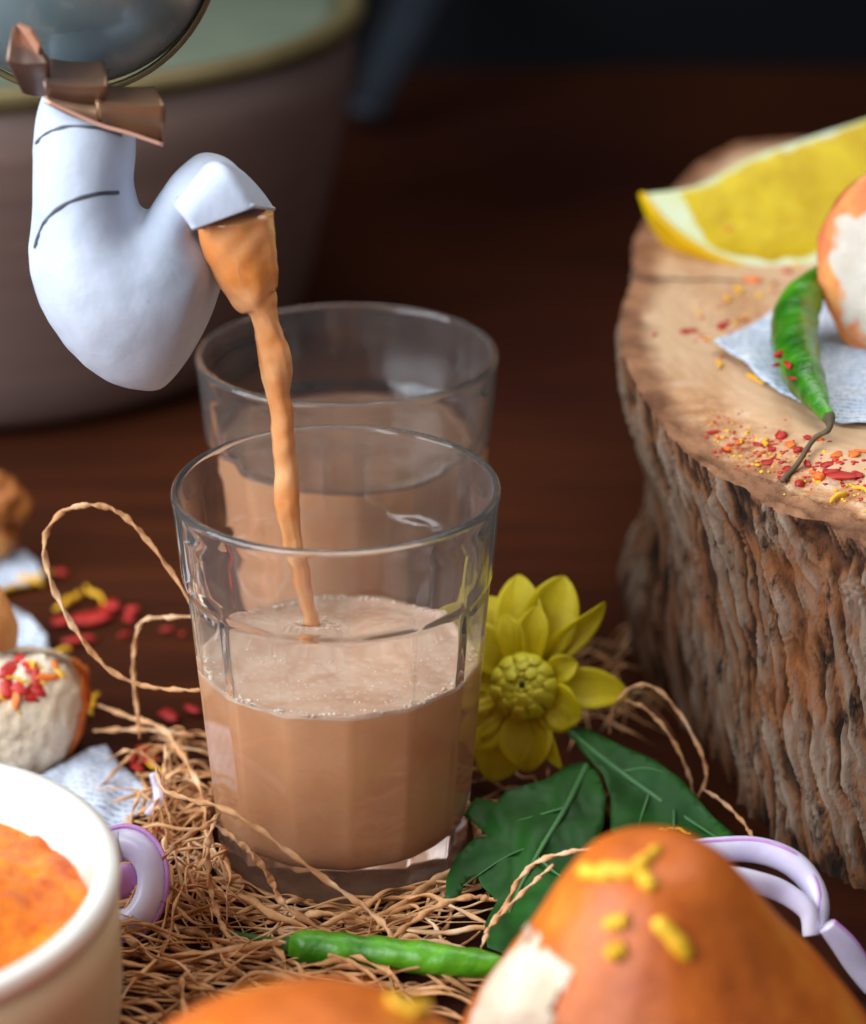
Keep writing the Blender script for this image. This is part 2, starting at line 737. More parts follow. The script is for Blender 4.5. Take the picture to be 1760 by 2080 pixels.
M['fibre'] = m_fibre('coir_fibre', C(158, 100, 56), C(206, 152, 104), C(238, 200, 160))
M['fibre_nest'] = m_fibre('coir_nest', C(150, 96, 52), C(222, 166, 112), C(248, 214, 172))
M['onion'] = simple('onion_flesh', C(232, 226, 244), C(214, 204, 236), 70, 0.3, sss=0.4, sss_r=(1, 0.9, 1), sss_s=0.004, coat=0.3, coat_rough=0.15)
M['onion_skin'] = simple('onion_skin', C(196, 128, 204), C(216, 166, 224), 80, 0.3, sss=0.3, sss_s=0.003)


def m_petal():
    t = NT('yellow_petal')
    n = t.noise(70, 4, vec=t.mapping((1, 1, 1)))
    t.set(color=t.ramp(n, [(0.3, C(198, 174, 6)), (0.7, C(226, 206, 34))]), rough=0.5, spec=0.3, sss=0.25, sss_r=(1, 1, 0.2), sss_s=0.003)
    t.bump(t.noise(150, 3), 0.3, 0.0005)
    return t.m


M['petal'] = m_petal()
M['heart'] = simple('flower_heart', C(150, 138, 12), C(166, 152, 20), 90, 0.6)
M['floret'] = simple('disc_floret', C(196, 178, 20), C(222, 206, 50), 120, 0.55, sss=0.2, sss_s=0.002)


def m_leaf():
    t = NT('dark_green_leaf')
    n = t.noise(60, 5)
    t.set(color=t.ramp(n, [(0.3, C(12, 54, 12)), (0.7, C(30, 90, 20))]), rough=0.58, spec=0.35)
    t.bump(t.noise(140, 5), 0.25, 0.0006)
    return t.m


M['leaf'] = m_leaf()
M['vein'] = simple('leaf_vein', C(58, 108, 56), C(76, 126, 70), 90, 0.55)

# ------------------------------------------------------------------ the setting
V, Fc = [], []
nx, ny = 60, 60
for j in range(ny + 1):
    for i in range(nx + 1):
        V.append(Vector((lerp(-170, 170, i / nx), lerp(-70, 86.5, j / ny), 0)))
for j in range(ny):
    for i in range(nx):
        a = j * (nx + 1) + i
        Fc.append((a, a + 1, a + nx + 2, a + nx + 1))
tb = make('table', V, Fc, M['table'])
tb['kind'] = 'structure'
tb['label'] = 'dark reddish brown wooden table top under everything'
V = [Vector(p) for p in ((-170, 86, -20), (170, 86, -20), (170, 86, 130), (-170, 86, 130),
                         (-170, 89, -20), (170, 89, -20), (170, 89, 130), (-170, 89, 130))]
wl = make('wall', V, [(0, 1, 2, 3), (7, 6, 5, 4), (3, 2, 6, 7), (0, 4, 5, 1), (1, 5, 6, 2), (0, 3, 7, 4)], M['wall'], smooth=False)
wl['kind'] = 'structure'
wl['label'] = 'black wall behind the table'

# ------------------------------------------------------------------ log
LC = Vector((23.0, 12.5, 0.0))
LH = 10.3
top_px = [(1500, 290), (1420, 330), (1375, 375), (1330, 420), (1296, 468), (1291, 560), (1264, 628), (1258, 680), (1272, 745),
          (1310, 800), (1370, 850), (1440, 905), (1530, 952), (1590, 985), (1680, 1003), (1760, 1048)]
bot_px = [(1285, 1330), (1300, 1385), (1400, 1470), (1480, 1580), (1550, 1690), (1640, 1765), (1720, 1805), (1760, 1832)]


def polar(pxs, z, fill):
    pts = []
    for u, v in pxs:
        p = P(u, v, z=z) - LC
        pts.append((math.degrees(math.atan2(p.y, p.x)) % 360, math.hypot(p.x, p.y)))
    pts.sort()
    lo, hi = pts[0][0], pts[-1][0]
    for a, r in fill:
        a %= 360
        if not (lo - 6 < a < hi + 6):
            pts.append((a, r))
    pts.sort()
    return pts


def pinterp(pts, deg):
    deg %= 360
    ext = [(pts[-1][0] - 360, pts[-1][1])] + pts + [(pts[0][0] + 360, pts[0][1])]
    for (a, r), (b, s) in zip(ext, ext[1:]):
        if a <= deg <= b:
            return lerp(r, s, (deg - a) / max(b - a, 1e-6))
    return pts[0][1]


RT = polar(top_px, LH, [(a, 19.5) for a in range(0, 360, 20)])
RB = polar(bot_px, 0, [(a, 15.6 if 90 < a < 182 else 17.5) for a in range(0, 360, 20)])

# finer angular steps on the side that faces the camera
angs = []
a = 95.0
while a < 275:
    angs.append(a)
    a += 0.24
while a < 455 - 1e-6:
    angs.append(a)
    a += 2.0
NZ = 150
logroot = empty('tree_log', LC)
tag(logroot, 'upright sawn tree log with rough bark serving as a stand for bread and lemon', 'log')
V, Fc, ridge = [], [], []
na = len(angs)


def bark_r(deg, z):
    t = z / LH
    # smooth the traced outlines a little as they run down the side
    rt = pinterp(RT, deg)
    rb = sum(pinterp(RB, deg + d) for d in (-4, 0, 4)) / 3
    rt2 = sum(pinterp(RT, deg + d) for d in (-8, -4, 0, 4, 8)) / 5
    f = sm(0.55, 1.0, t)
    r = lerp(rb, lerp(rt2, rt, f), sm(0, 1, t) * 0.5 + t * 0.5)
    r -= (0.75 - 0.65 * sm(190, 214, deg)) * math.exp(-((t - 0.55) / 0.24) ** 2)                        # waist under the lip
    r += 0.38 * math.exp(-((t - 0.22) / 0.09) ** 2) * math.exp(-((deg - 180) / 14) ** 2)   # burl low on the left
    s = math.radians(deg) * 17.5
    q = s + 0.24 * z + 0.34 * N(s * .6, z * .5, 3) + 0.16 * N(s * 2, z * 1.2, 13)
    n1 = N(q * 1.7, z * 0.20, 1.0)
    n2 = N(q * 4.0, z * 0.50, 7.0)
    n3 = N(q * 8.0, z * 0.9, 11.0)
    n4 = N(q * 12.0, z * 1.5, 17.0)
    h = 0.44 * min(1, abs(n1) * 3.6) + 0.34 * min(1, abs(n2) * 2.8) + 0.18 * n3 + 0.12 * n4
    flat_ = 1 - 0.75 * sm(0.95, 1.0, t)
    return r + (h - 0.5) * 0.50 * flat_, h


for k in range(NZ + 1):
    z = LH * k / NZ
    for deg in angs:
        r, h = bark_r(deg, z)
        ra = math.radians(deg)
        zz = z
        if k == NZ or z > LH - 2.4:                                          # worn, lower lip towards the camera
            front = sm(192, 216, deg) * (1 - sm(262, 285, deg))
            zz = z - front * sm(LH - 2.4, LH, z) * (0.75 + 0.22 * N(deg * .09, 5) + 0.10 * N(deg * .5, 9))
        V.append(LC + Vector((r * math.cos(ra), r * math.sin(ra), zz)))
        ridge.append(h)
for k in range(NZ):
    for i in range(na):
        j = (i + 1) % na
        Fc.append((k * na + i, k * na + j, (k + 1) * na + j, (k + 1) * na + i))
bark = make('bark', V, Fc, M['bark'], logroot)
at = bark.data.attributes.new('ridge', 'FLOAT', 'POINT')
at.data.foreach_set('value', ridge)

rim = V[NZ * na:]
V, Fc, bev, edg = [], [], [], []
fr = [0.0, 0.2, 0.4, 0.55, 0.66, 0.74, 0.78] + [0.80 + 0.2 * i / 34 for i in range(35)]
for f in fr:
    for i, deg in enumerate(angs):
        p = rim[i] - LC
        R = math.hypot(p.x, p.y)
        r = f * R
        ra = math.radians(deg)
        front = sm(192, 216, deg) * (1 - sm(262, 285, deg))
        din = R - r
        wdt = 2.9 + 0.7 * N(deg * .06, 2.0)
        b = front * (1 - sm(0.0, wdt, din)) if wdt > 0 else 0
        drop = (LH - p.z)
        z = LH - drop * (1 - sm(0.0, wdt, din)) ** 0.8
        if b > 0.02 and f < 1:
            z += 0.24 * b * N(r * 3.6, deg * .30, 1) + 0.14 * b * N(r * 8, deg * .5, 4) + 0.06 * b * N(r * 5, deg * 2.5, 9)
        if f == 1.0:
            z = p.z
        V.append(LC + Vector((r * math.cos(ra), r * math.sin(ra), z + (0.0 if f == 1 else 0.02 * N(r * 2, deg * .3)))))
        bev.append(min(1, b * 1.8))
        edg.append(1 - sm(0.45 + .2 * N(deg * .5, 3), 1.15 + 0.5 * N(deg * .2) + .2 * N(deg * .9, 7), din))
for k in range(len(fr) - 1):
    for i in range(na):
        j = (i + 1) % na
        Fc.append((k * na + i, k * na + j, (k + 1) * na + j, (k + 1) * na + i))
cut = make('cut_face', V, Fc, M['cut'], logroot)
for nm, vals in (('bevel', bev), ('edge', edg)):
    at = cut.data.attributes.new(nm, 'FLOAT', 'POINT')
    at.data.foreach_set('value', vals)
TCUT = bvh(cut)


def on_log(u, v, up=0.0):
    h, n = cast(TCUT, u, v)
    if h is None:
        h = P(u, v, z=LH)
    return h + Vector((0, 0, up))


crk = [on_log(u, v, 0.03) for u, v in ((1296, 566), (1330, 569), (1370, 568), (1410, 571), (1450, 569), (1490, 572), (1530, 575))]
v_, f_ = tube(catmull(crk, 40), lambda t: (0.015, 0.10 * (1 - 0.8 * t) * (1 + .5 * N(t * 20))), 6, ref=(0, 0, 1))
make('drying_crack', v_, f_, M['crack'], logroot)

# ------------------------------------------------------------------ drinking glasses
def glass_r(z):
    return 3.22 + 0.077 * z


def facet(nf, sc_=1.0):
    def f(r, z, a):
        if r < 2.0 * sc_:
            return r
        zz = z / sc_
        loc = ((a / (2 * math.pi) * nf + 0.5) % 1.0 - 0.5) * 2 * math.pi / nf
        apo = r * 0.966
        cutr = max(0.0, r - apo / math.cos(loc))
        t = sm(0.15, 0.55, zz) * (1 - sm(7.62, 7.92, zz))
        return r - cutr * t
    return f


def glass_mesh(c, s, name, label, nf=14, rot=0.0):
    prof = [(0.02, 0.10), (1.2, 0.08), (2.5, 0.05), (2.85, 0.0), (3.05, 0.02), (3.18, 0.12), (3.23, 0.28)]
    z = 0.42
    while z < 9.9:
        prof.append((glass_r(z), z))
        z += 0.11 if (z > 7.3 and z < 8.2) else 0.28
    prof += [(4.0, 9.94), (4.005, 10.02), (3.985, 10.08), (3.94, 10.12), (3.89, 10.13), (3.84, 10.11), (3.80, 10.06), (3.785, 9.98), (3.785, 9.88)]
    outer_n = len(prof)
    z = 9.6
    while z > 1.75:
        prof.append((glass_r(z) - 0.24 - 0.018 * (10 - z), z))
        z -= 0.35
    prof += [(2.90, 1.45), (2.78, 1.18), (2.55, 1.0), (2.2, 0.92), (1.2, 0.88), (0.02, 0.87)]
    prof = [(r * s, z * s) for r, z in prof]
    ff = facet(nf, s)
    cnt = [0]

    n = 14 * 16
    V, Fc = [], []
    m = len(prof)
    for i, (r, z) in enumerate(prof):
        for k in range(n):
            a = 2 * math.pi * k / n
            rr = ff(r, z, a)
            V.append(Vector(c) + Vector((rr * math.cos(a + rot), rr * math.sin(a + rot), z)))
    for i in range(m - 1):
        for k in range(n):
            k2 = (k + 1) % n
            Fc.append((i * n + k, i * n + k2, (i + 1) * n + k2, (i + 1) * n + k))
    Fc.append(tuple(range(n - 1, -1, -1)))
    Fc.append(tuple((m - 1) * n + k for k in range(n)))
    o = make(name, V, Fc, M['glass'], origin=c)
    tag(o, label, 'glass')
    return o


LAND = P(634, 1284, y=1.2)


def tea_fill(c, s, level, label, seed, rot, frothy=True):
    """tea body touches the inner wall (reaches a hair into it), foam lies on top"""
    root = empty('milk_tea', Vector(c) + Vector((0, 0, 0.9 * s)))
    tag(root, label, 'tea')
    e = 0.03
    prof = [(0.02, 0.86), (1.2, 0.87), (2.2, 0.905), (2.57, 0.98), (2.80, 1.16), (2.93, 1.43)]
    z = 1.75
    while z < level - 0.1:
        prof.append((glass_r(z) - 0.24 - 0.018 * (10 - z) + e, z))
        z += 0.35
    rl = glass_r(level) - 0.24 - 0.018 * (10 - level)
    prof.append((rl + e, level - 0.02))
    prof.append((rl + e * 0.9, level + 0.03))
    prof = [(r * s, z * s) for r, z in prof]
    ff = facet(14, s)
    v, f = lathe(prof, 224, c, rfun=lambda r, z, a: ff(r, z, a - rot))
    make('tea_body', v, f, M['tea'], root)
    V, Fc = [], []
    nr, n = 34, 224
    for i in range(nr + 1):
        r = rl * min(i, nr - 1) / (nr - 1) + (e * 1.15 if i >= nr - 1 else 0)
        for k in range(n):
            a = 2 * math.pi * k / n
            r_ = ff(r * s, level * s, a - rot) / s
            x, y = r_ * math.cos(a), r_ * math.sin(a)
            h = 0.03 * N(x * 1.2 + seed, y * 1.2) + 0.015 * N(x * 4 + seed, y * 4)
            h += 0.10 * sm(0.92, 1.0, i / (nr - 1))
            if frothy:
                dd = math.hypot(x + Vector(c).x - LAND.x, y + Vector(c).y - LAND.y)
                h += .10 * math.exp(-((dd - .42) / .13) ** 2) - .10 * math.exp(-(dd / .25) ** 2) + .035 * math.exp(-((dd - .85) / .16) ** 2)
            if i == nr:
                h = -0.03 + 0.03 * N(a * 5, seed)
            V.append(Vector(c) + Vector((x, y, level + 0.02 + h)) * s + Vector((0, 0, 0)))
    for i in range(nr):
        for k in range(n):
            k2 = (k + 1) % n
            Fc.append((i * n + k, i * n + k2, (i + 1) * n + k2, (i + 1) * n + k))
    make('foam' if frothy else 'tea_surface', V, Fc, M['foam'] if frothy else M['tea_top'], root)
    if not frothy:
        return root
    parts = []
    rr = random.Random(int(seed * 10) + 3)
    for i in range(420):
        if i < 190:
            q = rl * (0.93 + 0.06 * rr.random())
        else:
            q = rl * math.sqrt(rr.random()) * 0.95
        a = rr.uniform(0, 2 * math.pi)
        d = rr.choice((.025, .03, .04, .05, .06)) * (1.2 if i < 190 else 0.8)
        parts.append(blob(Vector(c) + Vector((q * math.cos(a), q * math.sin(a), level + 0.01 + (0.09 if i < 190 else 0))) * s, (d, d, d * .8), 0, sub=1))
    for i in range(90):
        a, q = rr.uniform(0, 6.28), rr.gauss(.5, .13)
        d = rr.choice((.03, .04, .05))
        parts.append(blob((LAND.x + q * math.cos(a), LAND.y + q * math.sin(a), level + .09), (d, d, d * .8), 0, sub=1))
    v, f = join(parts)
    b = make('bubble', v, f, M['bubble'], root)
    b['kind'] = 'stuff'
    return root


G1 = Vector((-2.35, 0.0, 0.0))
G2 = Vector((-2.35, 8.55, 0.0))
ROT1, ROT2 = 0.11, 0.1
glass_mesh(G1, 1.0, 'drinking_glass', 'faceted clear tea glass in front, half full and being filled from the spout', rot=ROT1)
glass_mesh(G2, 1.035, 'drinking_glass', 'faceted clear tea glass standing behind the one being filled', rot=ROT2)
tea_fill(G1, 1.0, 5.45, 'milky brown tea with pale foam in the front glass', 1.7, ROT1)
tea_fill(G2, 1.035, 7.5, 'milky brown tea in the rear glass', 5.1, ROT2, False)

# ------------------------------------------------------------------ falling stream
prof = [(440, 400, 553), (480, 405, 560), (520, 420, 565), (560, 440, 567), (600, 468, 566), (622, 496, 566), (650, 512, 565), (690, 520, 578),
        (720, 525, 591), (760, 531, 596), (800, 541, 590), (840, 549, 598), (880, 552, 600), (920, 556, 602), (960, 560, 608), (1000, 557, 610),
        (1040, 562, 611), (1080, 572, 612), (1120, 576, 618), (1160, 586, 626), (1200, 600, 633), (1240, 612, 641), (1285, 616, 652)]
pth, rds = [], []
for i, (v, a, b) in enumerate(prof):
    t = i / (len(prof) - 1)
    y = lerp(0.9, 1.2, t)
    p0, p1 = P(a, v, y=y), P(b, v, y=y)
    pth.append((p0 + p1) / 2)
    rds.append((p1 - p0).length / 2)
pp = catmull(pth, 130)


RC = catmull([Vector((r, 0, 0)) for r in rds], 130)


def srad(t):
    r = RC[min(130, int(round(t * 130)))].x
    r *= 1 + 0.03 * N(t * 22, 2)
    return (r * (0.62 if t < .25 else 0.62 + 0.3 * sm(.25, .4, t)), r)


v_, f_ = tube(pp, srad, 40, ref=(0, -1, 0))
# ropes and folds that run along the flow
for i in range(len(v_)):
    k, a = divmod(i, 40)
    t = k / 130
    an = a / 40 * 2 * math.pi + 2.2 * t
    c0 = pp[k]
    g = 1 + 0.085 * N(math.cos(an) * 1.9, math.sin(an) * 1.9, t * 2.2) + 0.04 * N(math.cos(an) * 4, math.sin(an) * 4, t * 5)
    v_[i] = c0 + (v_[i] - c0) * g
v_ = [p + Vector((0.03 * N(p.z * 3.1, 1), 0.05 * N(p.z * 2.3, p.x * 3), 0)) for p in v_]
st = make('tea_stream', v_, f_, M['stream'], origin=pp[-1])
tag(st, 'orange brown stream of tea falling from the white spout into the front glass', 'tea stream')

# ------------------------------------------------------------------ kettle held above the glass
YK = 1.0
kettle = empty('kettle', P(160, 300, y=YK + 1.2))
tag(kettle, 'tilted kettle with a fat white U-shaped spout pouring tea', 'kettle')


def K(u, v, dy=0.0):
    return P(u, v, y=YK + dy)


PX = 58.5 / 5000.0                                 # cm per photo pixel at the kettle

OUT = [(84, 186), (66, 250), (60, 340), (63, 420), (58, 500), (66, 560), (85, 612), (115, 662), (160, 716), (215, 757), (280, 782), (325, 786), (368, 752), (408, 690),
       (438, 622), (452, 560), (440, 520), (420, 490), (396, 458), (470, 428), (512, 412), (505, 380), (470, 340), (430, 322), (395, 324), (350, 362), (318, 404), (287, 446), (268, 390), (272, 310), (256, 214), (180, 196)]


def crease(p, u, v, sgn, d):
    # flat flank right of the ridge that runs down from the arm
    xr = 405 - (v - 560) * 0.30
    if sgn < 0 and v > 470:
        k = sm(470, 580, v)
        p = p + Vector((0, 1.35 * k * max(0.0, (u - xr)) * PX, 0))
    p = p + Vector((0, .03 * N(u * .03, v * .03, sgn), 0))
    return p + Vector((0, lerp(.5, 0, sm(300, 600, v)), 0))


OUTC = catmull([Vector((q[0], q[1], 0)) for q in OUT + OUT[:1]], 150)[:-1]
v_, f_ = pillow([q.to_2d() for q in OUTC], 8, YK + .4, 0.85, 0.8, crease)
spout = make('spout', v_, f_, M['enamel'], kettle)
m = spout.modifiers.new('merge', 'REMESH')
m.mode = 'VOXEL'
m.voxel_size = 0.0006
m = spout.modifiers.new('soften', 'SMOOTH')
m.factor = 0.5
m.iterations = 55
TSP = bvh(spout)

# hood-shaped lip: lofted rings from the arm over the crown to the open mouth
rings = []


def quadring(cu, cv, pts, n=28):
    """rounded polygon ring through (u, v, dy) corner points"""
    q = [K(*p) for p in pts]
    out = []
    m_ = len(q)
    per = n // m_
    for i in range(m_):
        a, b = q[i], q[(i + 1) % m_]
        for k in range(per):
            out.append(a.lerp(b, k / per))
    return out


rg = [quadring(0, 0, [(388, 400, -.1), (400, 392, -.1), (404, 392, .2), (392, 400, .2)]),
      quadring(0, 0, [(350, 412, -.35), (412, 334, -.45), (436, 330, 1.0), (366, 372, 1.0)]),
      quadring(0, 0, [(358, 424, -.75), (446, 328, -.75), (468, 334, 1.1), (385, 372, 1.0)]),
      quadring(0, 0, [(372, 440, -1.0), (470, 352, -.95), (498, 352, 1.1), (420, 390, 1.0)]),
      quadring(0, 0, [(384, 456, -1.05), (498, 392, -1.0), (535, 392, 1.1), (440, 425, 1.0)]),
      quadring(0, 0, [(389, 464, -1.06), (513, 418, -1.02), (556, 424, 1.1), (450, 455, 1.0)])]
V, Fc = [], []
for r in rg:
    V += r
n = len(rg[0])
for i in range(len(rg) - 1):
    for k in range(n):
        k2 = (k + 1) % n
        Fc.append((i * n + k, i * n + k2, (i + 1) * n + k2, (i + 1) * n + k))
lip = make('spout_lip', V, Fc, M['enamel'], kettle)
m = lip.modifiers.new('soft', 'SUBSURF')
m.levels = m.render_levels = 2
solidify(lip, 0.10, 0.0)
m = lip.modifiers.new('round', 'BEVEL')
m.width = 0.0004
m.segments = 2
m.limit_method = 'ANGLE'
# rolled rim along the mouth
rimp = rg[-1] + [rg[-1][0]]
v_, f_ = tube(rimp, 0.055, 8, cap=False)
make('mouth_rim', v_, f_, M['enamel'], kettle)
# seams round the neck
for (pts, r) in (([(74, 292), (95, 272), (140, 258), (200, 262), (246, 276)], .045), ([(72, 505), (90, 455), (130, 418), (190, 396), (240, 392)], .055)):
    ln = []
    for q in catmull([Vector((u, v, 0)) for u, v in pts], 40):
        h_, n_ = cast(TSP, q.x, q.y)
        if h_ is not None:
            ln.append(h_ + Vector((0, .035, 0)))
    v_, f_ = tube(ln, lambda t: r * (1 + .4 * N(t * 8)), 8)
    make('seam', v_, f_, M['dark_seam'], kettle)


def prism(pts, y0, y1, bevel=None):
    n = len(pts)
    V = [K(u, v, y0) for u, v in pts] + [K(u, v, y0) + Vector((0, y1 - y0, 0)) for u, v in pts]
    Fc = [tuple(range(n)), tuple(range(2 * n - 1, n - 1, -1))]
    for i in range(n):
        j = (i + 1) % n
        Fc.append((i, i + n, j + n, j))
    return V, Fc


def bevelled(o, wd=0.06, seg=3):
    m = o.modifiers.new('round', 'BEVEL')
    m.width = wd * S
    m.segments = seg
    m.limit_method = 'ANGLE'
    return o


for rows in ([(102, 130, 214, 134, .6), (90, 170, 222, 176, -.55), (96, 194, 214, 212, -.30)],
             [(200, 180, 316, 188, .5), (196, 212, 338, 218, -.60), (206, 238, 332, 288, -.32)],
             [(28, 50, 60, 62, -.30), (14, 118, 102, 122, -.55), (50, 180, 104, 184, .1)],
             [(92, 190, 206, 212, -.36), (92, 204, 206, 252, -.34)]):
    V, Fc = [], []
    nw = 12
    for (a, b, c, d, y) in rows:
        for k in range(nw + 1):
            t = k / nw
            V.append(K(lerp(a, c, t), lerp(b, d, t) + 5 * math.sin(t * math.pi), y + .02 * N(t * 3, y * 3)))
    for i in range(len(rows) - 1):
        for k in range(nw):
            q = i * (nw + 1) + k
            Fc.append((q, q + nw + 1, q + nw + 2, q + 1))
    o = make('bracket_strap', V, Fc, M['copper'], kettle)
    o.data.set_sharp_from_angle(angle=math.radians(25))
    solidify(o, .14, 1)
v_, f_ = tube(catmull([K(90, 203, -.5), K(200, 252, -.5), K(262, 270, -.5), K(332, 294, -.5)], 20), 0.05, 8)
make('bracket_edge', v_, f_, M['copper_bright'], kettle)
v_, f_ = prism([(34, 50), (62, 62), (82, 92), (78, 112)], -0.72, -0.4)
bevelled(make('bracket_tab', v_, f_, M['copper_bright'], kettle, smooth=False), .03)
# rounded steel body, mostly beyond the frame
kc = K(140, -175, 3.6)
v_, f_ = blob(kc, (3.72, 3.3, 4.1), 0.02, 1.2, 3.0, sub=5)
make('kettle_body', v_, f_, M['steel'], kettle)
ringp = [kc + Vector((3.72 * math.cos(a), -0.9, 4.1 * math.sin(a))) * 1.0 for a in [math.radians(d) for d in range(-180, 181, 5)]]
v_, f_ = tube(ringp, 0.09, 8, cap=False)
make('body_trim', v_, f_, M['pot_rim'], kettle)
# handle bail over the body (out of frame, keeps the kettle whole)
v_, f_ = tube(catmull([kc + Vector((-3.6, 0, 1)), kc + Vector((-3.4, 0, 6.5)), kc + Vector((0, 0, 9)), kc + Vector((3.4, 0, 6.5)), kc + Vector((3.6, 0, 1))], 40), 0.35, 12)
make('bail_handle', v_, f_, M['copper'], kettle)

# ------------------------------------------------------------------ brass pot behind
PC = Vector((-18.2, 40.3, 0))
pot = empty('brass_pot', PC)
tag(pot, 'large brass pot with a flat grey lid standing behind the kettle spout', 'pot')
R = 15.0
v_, f_ = lathe([(0.05, 0.02), (R - 4.0, 0.02), (R - 2.9, 0.35), (R - 2.3, 1.0), (R - 1.9, 2.2), (R - .9, 6), (R, 10.4), (R + .3, 13.0), (R + .1, 13.1), (R - .3, 13.0)], 128, PC)
make('pot_body', v_, f_, M['pot'], pot)
v_, f_ = lathe([(R + .26, 12.7), (R + .55, 12.9), (R + .6, 13.2), (R + .45, 13.5), (R + .1, 13.6), (R - .25, 13.45), (R - .35, 13.1), (R - .1, 12.8)], 128, PC, closed=True)
make('pot_rim', v_, f_, M['pot_rim'], pot)
v_, f_ = lathe([(0.05, 13.8), (5, 13.75), (10, 13.5), (R - 1.0, 13.2), (R - .32, 13.1), (R - .4, 12.9)], 128, PC)
make('pot_lid', v_, f_, M['pot_lid'], pot)
v_, f_ = lathe([(0.05, 15.9), (1.2, 15.8), (1.7, 15.3), (1.4, 14.7), (0.8, 14.3), (0.9, 13.7)], 48, PC)
make('lid_knob', v_, f_, M['pot_rim'], pot)

# blurred bar leaning on the dark wall
q0, q1 = P(742, 236, z=0.9), P(905, -120, y=82.5)
v_, f_ = tube(catmull([q0, q0.lerp(q1, .3), q0.lerp(q1, .65), q1], 30), lambda t: (1.0 + .55 * t, .5), 16, ref=(1, 0, 0))
o = make('metal_bar', v_, f_, M['iron'], origin=q0)
tag(o, 'blurred dark grey metal bar leaning at the back right of the brass pot', 'bar')

# ------------------------------------------------------------------ lemon wedge on the log
A0, A1 = P(1302, 388, y=18.7), P(1812, 226, y=21.5)
ax = (A1 - A0)
half = ax.length / 2
ax.normalize()
mid = (A0 + A1) / 2
low = P(1520, 540, y=16.7)
d0 = low - mid
d0 -= ax * d0.dot(ax)
d0.normalize()
nb = ax.cross(d0)
if nb.y > 0:
    nb = -nb                                        # nb points to the camera: normal of the visible cut face
DEP = (low - mid).length * 1.0
WA = math.radians(58)                               # opening angle of the wedge
lemon = empty('lemon_wedge', low)
tag(lemon, 'yellow lemon wedge with white pith tip lying at the back of the log top', 'lemon')


def lem(t, ang, k):
    """t along the axis -1..1, ang 0 (front face) .. WA (rear face), k 0 core .. 1 skin"""
    r = DEP * (max(0.0, 1 - abs(t) ** 2.3)) ** 0.62 + 0.06
    d = d0 * math.cos(ang) - nb * math.sin(ang)
    return mid + ax * (half * t) + d * (r * k) + d0 * (0.42 * math.exp(-((t + .62) / .34) ** 2) * (1 - k))


def lem_patch(t0, t1, k0, k1, ang, nt=40, nk=8, bow=0.0):
    V, Fc = [], []
    for i in range(nt + 1):
        for j in range(nk + 1):
            t = lerp(t0, t1, i / nt)
            k = lerp(k0, k1, j / nk)
            p = lem(t, ang, k)
            V.append(p)
    for i in range(nt):
        for j in range(nk):
            a = i * (nk + 1) + j
            Fc.append((a, a + 1, a + nk + 2, a + nk + 1))
    return V, Fc


# rind shell
V, Fc = [], []
nt, na2 = 48, 14
for i in range(nt + 1):
    for j in range(na2 + 1):
        V.append(lem(lerp(-1, 1, i / nt), WA * j / na2, 1.0))
for i in range(nt):
    for j in range(na2):
        a = i * (na2 + 1) + j
        Fc.append((a, a + 1, a + na2 + 2, a + na2 + 1))
solidify(make('rind', V, Fc, M['rind'], lemon), 0.16, 0.0)
pv = [lem_patch(-1, 1, 0.0, 0.97, 0.0, 48, 10), lem_patch(-1, 1, 0.0, 0.97, WA, 48, 10)]
v_, f_ = join(pv)
make('pith', v_, f_, M['pith'], lemon)
for ang, sgn in ((0.0, 1), (WA, -1)):
    # flesh stands a little proud of the pith, divided into segments by pale membranes
    V, Fc = [], []
    nt, nk = 60, 14
    for i in range(nt + 1):
        for j in range(nk + 1):
            t = lerp(-0.76, 0.96, i / nt)
            k = lerp(0.02, 0.91, j / nk)
            e = min(i, nt - i) / 4 if min(i, nt - i) < 4 else 1
            e = min(e, (min(j, nk - j) / 2) if min(j, nk - j) < 2 else 1)
            p = lem(t, ang, k)
            nn = nb if sgn == 1 else (-(d0 * math.sin(WA) + nb * math.cos(WA)))
            lift = (-0.02 + 0.085 * math.sqrt(max(0, e))) + 0.03 * N(t * 9, k * 7, ang)
            V.append(p + nn * lift)
    for i in range(nt):
        for j in range(nk):
            a = i * (nk + 1) + j
            Fc.append((a, a + 1, a + nk + 2, a + nk + 1))
    make('flesh', V, Fc, M['flesh'], lemon)

# ------------------------------------------------------------------ newspaper, chilli and bread on the log
def uvsheet(name, poly, step, zf, mat, label, scale=1.0, parent=None):
    V, Fc = sheet(poly, step, lambda u, v: zf(u, v))
    o = make(name, V, Fc, mat, origin=V[0])
    uv = o.data.uv_layers.new(name='UVMap')
    for lp in o.data.loops:
        p = V[lp.vertex_index]
        uv.data[lp.index].uv = (p.x * scale, p.y * scale)
    solidify(o, 0.02, 1.0)
    tag(o, label, 'newspaper')
    return o


def news_log(u, v):
    p = on_log(u, v, 0.10)
    lift = 0.10 * N(u * .012, v * .012, 2) + 0.06 * N(u * .03, v * .03, 6)
    lift += 0.5 * sm(1560, 1440, u) * 0.35
    return p + Vector((0, 0, max(0, lift + 0.06)))


uvsheet('newspaper_sheet', [(1448, 716), (1500, 690), (1560, 648), (1600, 615), (1660, 600), (1760, 590), (1850, 600), (1850, 860), (1770, 872), (1710, 868), (1650, 845), (1600, 812), (1545, 782), (1500, 742)],
        14, news_log, M['news'], 'printed newspaper sheet under the green chilli and bread on the log', 1.0)

ch = empty('green_chilli', on_log(1640, 760))
tag(ch, 'wrinkled dark green chilli standing curved on the newspaper on the log', 'chilli')
cl = [(1672, 535, 1.9), (1645, 580, 1.5), (1618, 640, 1.1), (1615, 700, .85), (1632, 760, .75), (1660, 810, .6), (1684, 848, .45)]
path = catmull([on_log(u, v + 0, 0) * 0 + P(u, v, z=LH + dz) for u, v, dz in cl], 60)


